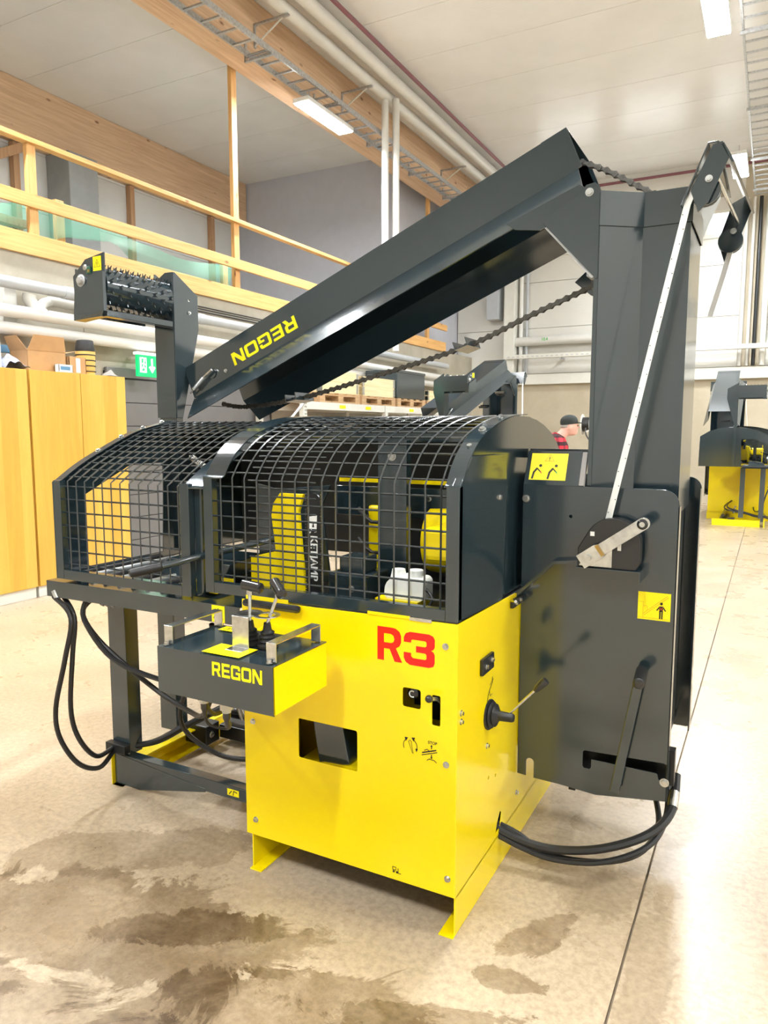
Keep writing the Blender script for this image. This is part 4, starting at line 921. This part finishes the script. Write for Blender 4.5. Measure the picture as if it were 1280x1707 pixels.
# winch
B().ext(mono([(.225, 1.125), (.44, 1.125), (.44, 1.085)], -.005), (0, PY-.10, 0), (1, 0, 0), (0, 0, 1), (0, .10, 0)).build('winch_bracket', DK, PR, bevel=.001)
wn = B().plate([(.228, 1.126), (.425, 1.126), (.435, 1.15)] + [(.345+.09*math.cos(R(a)), 1.215+.085*math.sin(R(a))) for a in range(0, 151, 15)] + [(.228, 1.19)], 'y', PY-.085, PY-.03).build('winch', 'black_plastic', PR, bevel=.004)
B().plate([(.235, 1.13), (.345, 1.13), (.345, 1.20), (.30, 1.205), (.25, 1.16)], 'y', PY-.088, PY-.085).build('winch_plate', 'zinc', wn)
B().box(.270, .284, PY-.0865, PY-.085, 1.235, 1.25).build('winch_tab', 'white_print', wn); B().box(.362, .374, PY-.0865, PY-.085, 1.19, 1.225).build('winch_tab', 'white_print', wn)
ca = Vector((.215, 0, .155)).normalized(); cn = Vector((-ca.z, 0, ca.x)); W0 = Vector((.245, PY-.115, 1.145))
arm = []
for (d, w) in ((0, -.026), (.07, -.026), (.085, -.02), (.25, -.02)): arm.append((d, w))
for a in range(-80, 81, 20): arm.append((.25+.02*math.cos(R(a)), .02*math.sin(R(a))))
arm += [(.25, .02), (.085, .02), (.07, .026), (0, .026)]
ck = B().ext(arm, W0, ca, cn, (0, .006, 0)).build('winch_crank', 'zinc', PR, bevel=.001)
B().ext(mono([(.085, -.021), (.085, .021)], .012), W0 + Vector((0, -.006, 0)), ca, cn, (0, .012, 0)).build('crank_clip', 'valve_brass', ck)
B().cyl(W0+ca*.03+Vector((0, -.01, 0)), W0+ca*.03+Vector((0, .03, 0)), .012, n=12).build('crank_nut', 'zinc', ck)
B().lathe([(0, .012), (.008, .020), (.07, .018), (.075, .010)], W0+ca*.245+Vector((0, -.006, 0)), (0, 1, 0), 16).build('crank_grip', 'black_plastic', ck, smooth=True)
B().cyl(W0+ca*.245+Vector((0, -.008, 0)), W0+ca*.245+Vector((0, -.004, 0)), .009, n=12).build('crank_cap', 'zinc', ck)
# crank handle of the hopper
hc = B().bar((.372, PY-.035, .305), (.447, PY-.035, .765), .034, .012, (0, 1, 0)).build('hopper_crank', DK, PR, bevel=.004)
B().lathe([(0, .012), (.004, .0195), (.115, .0195), (.119, .015), (.12, .006)], (.449, PY-.028, .768), (.06, -1, -.10), 18).build('grip', 'black_plastic', hc, smooth=True)
B().cyl((.38, PY+.07, .33), (.38, PY-.04, .33), .012, n=12).build('crank_shaft', 'black_steel', hc)
b = B().box(.19, .215, PY+.05, PY+.07, .235, .272).build('catch_tab', 'black_steel', PR)
# rear panel and inner box of the hopper
B().plate(rrect(.0, .562, .335, 1.405, [0, .02, .05, 0]), 'y', 1.26, 1.266).build('hopper_panel', DK, PR, bevel=.001)
B().box(.556, .562, 1.20, 1.262, .34, 1.36).build('panel_flange', DK, PR)
B().box(.01, .50, PY+.06, 1.24, .36, .40).build('hopper_floor', 'black_steel', PR)
B().box(.48, .50, PY+.06, 1.24, .40, 1.30).build('hopper_back', DK, PR)

# --- conveyor, lower (upright) half
SEC = [(.66, .290), (.76, .155), (.76, 0), (1.13, 0), (1.13, .155), (1.23, .290)]
B().ext(mono(SEC, .004), (.525, 0, 1.30), (0, 1, 0), (-1, 0, 0), (0, 0, 1.11)).build('conveyor_lower', DK, PR)
B().ext(mono([(.656, .292), (.758, .153), (.757, -.003), (1.133, -.003), (1.132, .155)], -.003), (.525, 0, 2.30), (0, 1, 0), (-1, 0, 0), (0, 0, .115)).build('conveyor_collar', DK, PR)
B().box(.228, .242, .652, .672, 1.40, 2.41).build('conveyor_edge', DK, PR)
# --- conveyor, upper (folded) half
an = R(23); D = Vector((math.cos(an), 0, math.sin(an))); V = Vector((math.sin(an), 0, -math.cos(an))); O = Vector((.093, 0, 2.677))
SEC2 = [(.66, .262), (.76, .152), (.76, 0), (1.13, 0), (1.13, .152), (1.21, .262)]
cu = B().ext(mono(SEC2, -.004)[::1], O - D*2.012, (0, 1, 0), V, D*1.997).build('conveyor_upper', DK, PR)
B().ext(mono([(.757, .15), (.757, -.006), (1.133, -.006), (1.133, .15)], .003), O - D*.10, (0, 1, 0), V, D*.10).build('end_collar', DK, PR)
B().ext([(-.30, .235), (-.02, .245), (-.0, .275), (-.06, .315), (-.20, .318), (-.28, .27)], O + Vector((0, .652, 0)), D, V, (0, .006, 0)).build('hinge_gusset', DK, PR, bevel=.001)
hb = B().plate([(.235, 2.12), (.242, 2.12), (.242, 2.425), (.225, 2.44), (.195, 2.436), (.175, 2.41), (.05, 2.335), (.045, 2.328)], 'y', .645, .652).build('hinge_plate', DK, PR, bevel=.001)
bolt(hb, (.207, .645, 2.41), (0, -1, 0), .010)
B().bar((.048, .66, 2.33), (.228, .66, 2.13), .02, .008, (0, 1, 0)).build('hinge_rib', 'dull_zinc', PR)
B().plate([(.242, 2.12), (.05, 2.33), (.10, 2.28), (.03, 2.22), (.10, 2.16), (.235, 2.10)], 'y', 1.2, 1.206).build('hinge_plate', DK, PR)
letters('REGON', O + V*.058 + D*(-1.328) + Vector((0, .7555, 0)), -D, V, .060, .0008, .17, 1.0).build('lettering', 'yellow_print', cu)
tn = B().ext(circle(0, 0, .025, 16), O - D*1.86 + V*.09 + Vector((0, .757, 0)), D, V, (0, -.006, 0)).build('tensioner', DK, PR)
spring(O - D*1.98 + V*.12 + Vector((0, .735, 0)), O - D*1.90 + V*.095 + Vector((0, .735, 0)), .010, 14)
B().cyl(O - D*1.90 + V*.095 + Vector((0, .735, 0)), O - D*1.84 + V*.083 + Vector((0, .735, 0)), .006, n=8).build('tension_rod', 'zinc', PR)
bolt(PR, O - D*1.78 + V*.115 + Vector((0, .757, 0)), (0, -1, 0), .006)
# --- conveyor chain: links and cleats
CH = B().box(.17, .19, .88, .92, 2.13, 2.16).build('conveyor_chain', 'chain_steel', PR)
link = None
def chain(P, pitch=.034):
    global link
    P = catmull([Vector(p) for p in P], 24); L = [0]
    for i in range(1, len(P)): L.append(L[-1] + (P[i]-P[i-1]).length)
    n = int(L[-1]/pitch)
    for k in range(n):
        def at(d):
            for i in range(1, len(P)):
                if L[i] >= d: t = (d-L[i-1])/(L[i]-L[i-1]); return P[i-1].lerp(P[i], t)
            return P[-1]
        a, b_ = at(k*pitch), at((k+1)*pitch); c = (a+b_)/2; d = (b_-a).normalized()
        w = .0105 if k % 2 else .0065
        key = k % 2
        if link is None or key not in link:
            bb = B()
            for y in (-w, w):
                bb.ext([(-.028, 0), (-.026, -.008), (-.018, -.0115), (-.010, -.008), (0, -.0055), (.010, -.008), (.018, -.0115), (.026, -.008), (.028, 0), (.026, .008), (.018, .0115), (.010, .008), (0, .0055), (-.010, .008), (-.018, .0115), (-.026, .008)], (0, y-.0012, 0), (1, 0, 0), (0, 0, 1), (0, .0024, 0))
            bb.cyl((-.017, -.013, 0), (-.017, .013, 0), .005, n=8).cyl((.017, -.011, 0), (.017, .011, 0), .005, n=8)
            o = bb.build('chain_link', 'chain_steel', CH)
            link = link or {}; link[key] = o.data
            for v in o.data.vertices: v.co += OFF['firewood_processor']
        else:
            o = bpy.data.objects.new('chain_link', link[key]); COL.objects.link(o); o.parent = CH
        o.location = c - OFF['firewood_processor']
        o.rotation_euler = (0, -math.atan2(d.z, d.x), math.atan2(d.y, d.x) if abs(d.y) > .02 else 0)
chain([(.17, .90, 2.14), (-.08, .90, 2.045), (-.333, .90, 1.945), (-.75, .90, 1.84), (-1.177, .90, 1.745), (-1.5, .90, 1.71), (-1.66, .90, 1.73)])
chain([(.12, .90, 2.60), (.22, .90, 2.55), (.345, .90, 2.47), (.43, .90, 2.42)])
def cleat(c, d):
    d = Vector(d).normalized(); n = Vector((-d.z, 0, d.x))
    return B().ext(mono([(-.03, .035), (-.03, 0), (.03, 0), (.03, .035)], .004), Vector(c)-Vector((0, .075, 0)), d, n, (0, .15, 0)).build('cleat', DK, CH)
cleat((-.333, .90, 1.93), (1, 0, .35)); cleat((-1.177, .90, 1.73), (1, 0, .2))
B().ext(mono([(.165, 2.20), (.165, 2.165), (.235, 2.135)], .004), (0, .82, 0), (1, 0, 0), (0, 0, 1), (0, .16, 0)).build('cleat', 'dull_zinc', CH)
# --- pulley bracket and strap
def chan(name, P0, P1, yv, w=.05, fl=.045):
    P0, P1 = Vector(P0), Vector(P1); d = (P1-P0); dn = d.normalized(); sidev = dn.cross(Vector((0, 1, 0))).normalized()
    return B().ext(mono([(0, 0), (0, .001), (w, .001), (w, 0)], .004) if False else mono([(fl, 0), (0, 0), (0, w), (fl, w)], -.004), P0, sidev, (0, yv, 0), d).build(name, DK, PR)
B().ext(mono([(.50, 2.33), (.575, 2.515), (.605, 2.515), (.615, 2.505)], -.005), (0, .66, 0), (1, 0, 0), (0, 0, 1), (0, .62, 0)).build('pulley_bracket', DK, PR, bevel=.001)
B().ext([(.555, 2.30), (.585, 2.33), (.640, 2.46), (.618, 2.51), (.59, 2.505), (.53, 2.37)], (0, .655, 0), (1, 0, 0), (0, 0, 1), (0, .005, 0)).build('pulley_cheek', DK, PR, bevel=.001)
B().ext([(.60, 2.26), (.640, 2.31), (.690, 2.45), (.66, 2.50), (.62, 2.48), (.575, 2.34)], (0, 1.275, 0), (1, 0, 0), (0, 0, 1), (0, .005, 0)).build('pulley_cheek', DK, PR, bevel=.001)
B().hexa([(.615, .655, 2.50), (.622, .655, 2.506), (.668, 1.28, 2.496), (.661, 1.28, 2.49), (.648, .655, 2.44), (.655, .655, 2.446), (.700, 1.28, 2.435), (.693, 1.28, 2.43)]).build('bracket_web', DK, PR)
B().cyl((.60, .66, 2.42), (.645, 1.27, 2.40), .007, n=10).build('tie_rod', 'zinc', PR, smooth=True)
for y, x, z in ((.69, .573, 2.37), (1.25, .622, 2.33)):
    q = B().lathe([(0, .045), (.006, .045), (.010, .034), (.022, .034), (.026, .045), (.032, .045)], (x, y-.016, z), (0, 1, 0), 20).build('pulley', DK, PR, smooth=True)
    bolt(q, (x+.01, y-.036, z+.03), (0, -1, 0), .008)
stp = B()
def ribbon(pts, w, wd):
    pts = [Vector(p) for p in pts]; b = B(); wd = Vector(wd)
    for i, p in enumerate(pts):
        t = (pts[min(i+1, len(pts)-1)] - pts[max(i-1, 0)]).normalized(); a = (wd - t*wd.dot(t)).normalized(); n = t.cross(a)
        b.v += [tuple(p - a*w/2 - n*.001), tuple(p + a*w/2 - n*.001), tuple(p + a*w/2 + n*.001), tuple(p - a*w/2 + n*.001)]
    for i in range(len(pts)-1):
        for k in range(4): b.f.append((i*4+k, i*4+(k+1) % 4, i*4+4+(k+1) % 4, i*4+4+k))
    return b
sp0 = ribbon([(.322, PY-.055, 1.285), (.520, .668, 2.33), (.545, .675, 2.40), (.585, .685, 2.475)], .024, (1, -.45, 0)).build('winch_strap', 'strap_white', PR)
A0, A1 = Vector((.322, PY-.055, 1.285)), Vector((.520, .668, 2.33))
dt = B(); dd = (A1-A0).normalized(); wv = (Vector((1, -.45, 0)) - dd*Vector((1, -.45, 0)).dot(dd)).normalized(); nv = dd.cross(wv)
if nv.y > 0: nv = -nv
for k in range(22):
    c = A0 + dd*(.03 + k*.048) + wv*(.008 if k % 3 else -.007)
    dt.ext(circle(0, 0, .0022, 6), c + nv*.0012, wv, dd, nv*.0004)
o = dt.build('strap_marks', 'black_print', sp0); o['kind'] = 'stuff'
ribbon([(.622, 1.25, 2.29), (.60, 1.255, 2.2), (.56, 1.262, 2.05)], .022, (1, -.45, 0)).build('winch_strap', 'strap_white', PR)

# --- spiked feed roller on its post
X0, X1 = -1.875, -1.75
B().plate([(.688, 1.655), (.728, 1.655), (.855, 2.09), (.853, 2.255), (.70, 2.342), (.688, 2.342)], 'x', X1-.004, X1, [circle(.79, 2.225, .006)]).build('post_plate', DK, PR, bevel=.001)
B().plate([(X0, 1.655), (X1-.004, 1.655), (X1-.004, 2.342), (X1-.05, 2.342), (X0, 2.30)], 'y', .685, .690).build('post_front', DK, PR, bevel=.001)
B().plate([(.688, 1.655), (.728, 1.655), (.855, 2.09), (.853, 2.255), (.70, 2.342), (.688, 2.342)], 'x', X0, X0+.004).build('post_plate', DK, PR, bevel=.001)
B().box(X0+.005, X1-.012, .695, .74, 1.0, 1.66).build('post_foot', DK, PR, bevel=.002)
bolt(PR, (X1, .79, 2.165), (1, 0, 0), .006)
# bracket plate facing the camera
NX0, NX1 = -1.95, -1.755
B().plate([(NX0+.01, 2.095), (NX1, 2.105), (NX1, 2.352), (-1.872, 2.333), (NX0-.002, 2.268), (NX0+.002, 2.19)], 'y', .285, .291).build('roller_plate', DK, PR, bevel=.001)
B().plate([(NX0+.01, 2.098), (NX1+.004, 2.105), (NX1+.004, 2.27), (NX0+.02, 2.195)], 'y', .270, .285).build('roller_cover', DK, PR, bevel=.001)
B().hexa([(NX0+.01, .27, 2.075), (NX1-.02, .28, 2.085), (NX1-.02, .33, 2.09), (NX0+.01, .33, 2.075), (NX0+.01, .27, 2.098), (NX1, .27, 2.105), (NX1, .33, 2.105), (NX0+.01, .33, 2.098)]).build('roller_lip', DK, PR)
q = B().lathe([(0, .027), (.006, .027), (.008, .02), (.012, .018), (.018, .014)], (-1.897, .284, 2.245), (0, -1, 0), 18).build('drive_sprocket', 'dull_zinc', PR, smooth=True)
B().lathe([(0, .013), (.005, .013), (.008, .006)], (-1.868, .284, 2.298), (0, -1, 0), 12).build('axle_cap', 'zinc', PR, smooth=True)
B().box(-1.86, -1.835, .280, .286, 2.27, 2.30).build('gear_patch', 'paint_green', PR); B().box(-1.852, -1.84, .278, .284, 2.275, 2.287).build('gear_nut', 'valve_brass', PR)
tri_sticker((-1.797, .285, 2.308), (1, 0, 0), (0, 0, 1), .05, .06, PR)
B().box(NX1-.045, NX1, .291, .684, 2.085, 2.112).build('roller_beam', DK, PR, bevel=.002)
B().box(NX1-.19, NX1-.18, .291, .684, 2.10, 2.30).build('roller_back', DK, PR)
rr = B().cyl((-1.835, .293, 2.215), (-1.835, .684, 2.215), .088, n=28).build('feed_roller', DK, PR, smooth=True)
spk = None
for k in range(8):
    for j in range(14):
        a = 2*PI*(j + .5*(k % 2))/14; y = .315 + k*.05
        if spk is None:
            bb = B(); bb.ext([(-.009, -.002), (.009, -.002), (.012, .017), (.004, .008), (-.004, .008), (-.009, .017)], (0, -.002, 0), (1, 0, 0), (0, 0, 1), (0, .004, 0))
            o = bb.build('spike', 'wire_paint', rr); spk = o.data
            for v in spk.vertices: v.co += OFF['firewood_processor']
        else: o = bpy.data.objects.new('spike', spk); COL.objects.link(o); o.parent = rr
        o.location = Vector((-1.835 + .088*math.sin(a), y, 2.215 + .088*math.cos(a))) - OFF['firewood_processor']
        o.rotation_euler = (0, a, 0)

# ------------------------------------------------------------------ two more machines further back
SKIP = ('chain_link', 'bolt', 'pictogram', 'lettering', 'saw_chain', 'strap_marks', 'nut', 'winch_tab', 'hand_red', 'hand_green', 'red_cross')
def machine_copy(loc, rz, label):
    def rec(o, par):
        c = o.copy(); COL.objects.link(c); c.parent = par
        for ch in list(o.children):
            if ch.name.split('.')[0] not in SKIP: rec(ch, c)
        return c
    m = rec(PR, None); m.location = loc; m.rotation_euler = (0, 0, rz); m['label'] = label
    return m
PR['group'] = 'firewood machines in the hall'
machine_copy((0.474, 12.72, 0), R(90), 'distant yellow firewood machine by the right edge near the back wall')
machine_copy((-2.75, 8.62, 0), R(82), 'firewood machine behind the mesh guard, only its toothed roller and conveyor showing')

# ------------------------------------------------------------------ the man in the plaid shirt
def remesh(o, vox):
    r = o.modifiers.new('remesh', 'REMESH'); r.mode = 'VOXEL'; r.voxel_size = vox; r.use_smooth_shade = True
    sm = o.modifiers.new('smooth', 'SMOOTH'); sm.factor = .5; sm.iterations = 4
def person(loc, rz):
    t = thing('person', 'man in a black cap and red plaid shirt seen in profile behind the machine', 'person', (0, 0, 0))
    b = B()
    b.tube([(-.10, 0, .92), (-.09, 0, 1.08), (-.05, 0, 1.30), (-.02, 0, 1.44), (.0, 0, 1.51)], [.14, .135, .15, .13, .07], 14, 4)
    b.tube([(-.01, 0, 1.47), (.05, 0, 1.54), (.105, 0, 1.60)], [.062, .057, .057], 12)
    b.ball((.13, 0, 1.635), .1, 18, 14, (.98, .76, 1.12)); b.ball((.165, 0, 1.575), .06, 14, 10, (1, .85, .8))
    b.ball((.225, 0, 1.622), .016, 10, 8, (1.3, .8, 1.1)); b.ball((.208, 0, 1.575), .02, 10, 8, (.8, 1.4, .7)); b.ball((.215, 0, 1.655), .02, 10, 8, (.6, 2.2, .6))
    for y in (-1, 1):
        b.ball((.12, y*.078, 1.625), .03, 10, 8, (.7, .35, 1))
        b.tube([(-.03, y*.12, 1.47), (-.02, y*.19, 1.43), (.04, y*.24, 1.16), (.26, y*.20, 1.04), (.32, y*.19, 1.03)], [.06, .058, .045, .03, .03], 10, 3)
        b.ball((.36, y*.185, 1.025), .04, 10, 8, (1.2, .45, .9))
        for k in range(4): b.tube([(.385, y*.185, 1.05-.018*k), (.425-.005*abs(k-1), y*.18, 1.045-.02*k), (.44-.008*abs(k-1), y*.165, 1.025-.02*k)], [.010, .009, .008], 6)
        b.tube([(.34, y*.17, 1.05), (.37, y*.145, 1.06), (.40, y*.14, 1.06)], [.012, .011, .009], 6)
        b.tube([(-.10, y*.09, .93), (-.02, y*.11, .5), (0, y*.11, .08)], [.10, .06, .04], 10, 3); b.tube([(-.04, y*.11, .04), (.16, y*.13, .035)], [.04, .035], 8)
    body = b.build('body', 'skin', t); remesh(body, .010)
    b = B(); b.tube([(-.10, 0, .88), (-.09, 0, 1.08), (-.05, 0, 1.30), (-.02, 0, 1.45), (.01, 0, 1.525)], [.165, .158, .172, .152, .085], 16, 4)
    for y in (-1, 1): b.tube([(-.03, y*.10, 1.47), (-.02, y*.19, 1.435), (.04, y*.245, 1.16), (.25, y*.205, 1.045)], [.075, .075, .06, .042], 10, 3)
    sh = b.build('shirt', 'plaid_shirt', t); remesh(sh, .012)
    b = B().lathe([(0, .075), (.02, .082), (.04, .07)], (.005, 0, 1.50), (.6, 0, 1), 16); b.build('collar', 'plaid_shirt', t, smooth=True)
    b = B()
    for y in (-1, 1): b.tube([(-.10, y*.085, .95), (-.02, y*.11, .5), (0, y*.11, .07)], [.12, .085, .07], 10, 3)
    tr_ = b.build('trousers', 'trousers', t); remesh(tr_, .014)
    for y in (-1, 1): B().tube([(-.07, y*.11, .045), (.0, y*.115, .05), (.18, y*.135, .04), (.20, y*.137, .035)], [.03, .045, .042, .02], 10).build('shoe', 'black_rubber', t, smooth=True)
    cap = B().lathe([(-.005, .098), (.03, .1), (.06, .092), (.085, .07), (.1, .035), (.104, .004)], (.125, 0, 1.66), (-.12, 0, 1), 20).build('cap', 'cap_black', t, smooth=True)
    for v in cap.data.vertices: v.co.y *= .86
    B().ext([(0, -.075), (.06, -.07), (.10, -.045), (.115, 0), (.10, .045), (.06, .07), (0, .075)], (.20, 0, 1.672), (1, 0, -.10), (0, 1, 0), (0, 0, .008)).build('brim', 'cap_black', cap)
    b = B().ball((.10, 0, 1.635), .09, 14, 10, (.85, .83, .5)); b.build('hair', 'hair_grey', t, smooth=True)
    for y in (-1, 1): B().ball((.212, y*.034, 1.64), .010, 8, 6).build('eye', 'black_print', t)
    t.location = loc; t.rotation_euler = (0, 0, rz); t.scale = (1, 1, 1)
    return t
person((-1.36, 6.33, 0), R(24))

# hose reel stand on the right of the man
hr = thing('hose_reel', 'white hose reel on a stand to the right of the man', 'hose reel', (-1.93, 10.4, 0))
for x in (-2.01, -1.87): B().plate(circle(10.4, 1.68, .17, 28), 'x', x, x+.012, [circle(10.4, 1.68, .05, 16)]).build('flange', 'white_steel', hr)
B().cyl((-2.0, 10.4, 1.68), (-1.87, 10.4, 1.68), .12, n=24).build('hose_coil', 'black_rubber', hr, smooth=True)
B().cyl((-2.05, 10.4, 1.68), (-1.80, 10.4, 1.68), .02, n=12).build('axle', 'dull_zinc', hr)
B().box(-1.82, -1.79, 10.37, 10.43, 0.03, 1.72).build('stand', 'white_steel', hr); B().box(-2.05, -1.6, 10.2, 10.6, 0, .03).build('stand_foot', 'white_steel', hr)
B().bar((-1.805, 10.4, 1.62), (-1.90, 10.22, 1.56), .03, .02).build('guide_arm', 'white_steel', hr)
B().tube([(-1.93, 10.28, 1.62), (-1.90, 10.22, 1.50), (-1.80, 10.2, 1.38), (-1.68, 10.2, 1.30)], .012, 8, 5).build('hose_end', 'black_rubber', hr, smooth=True)
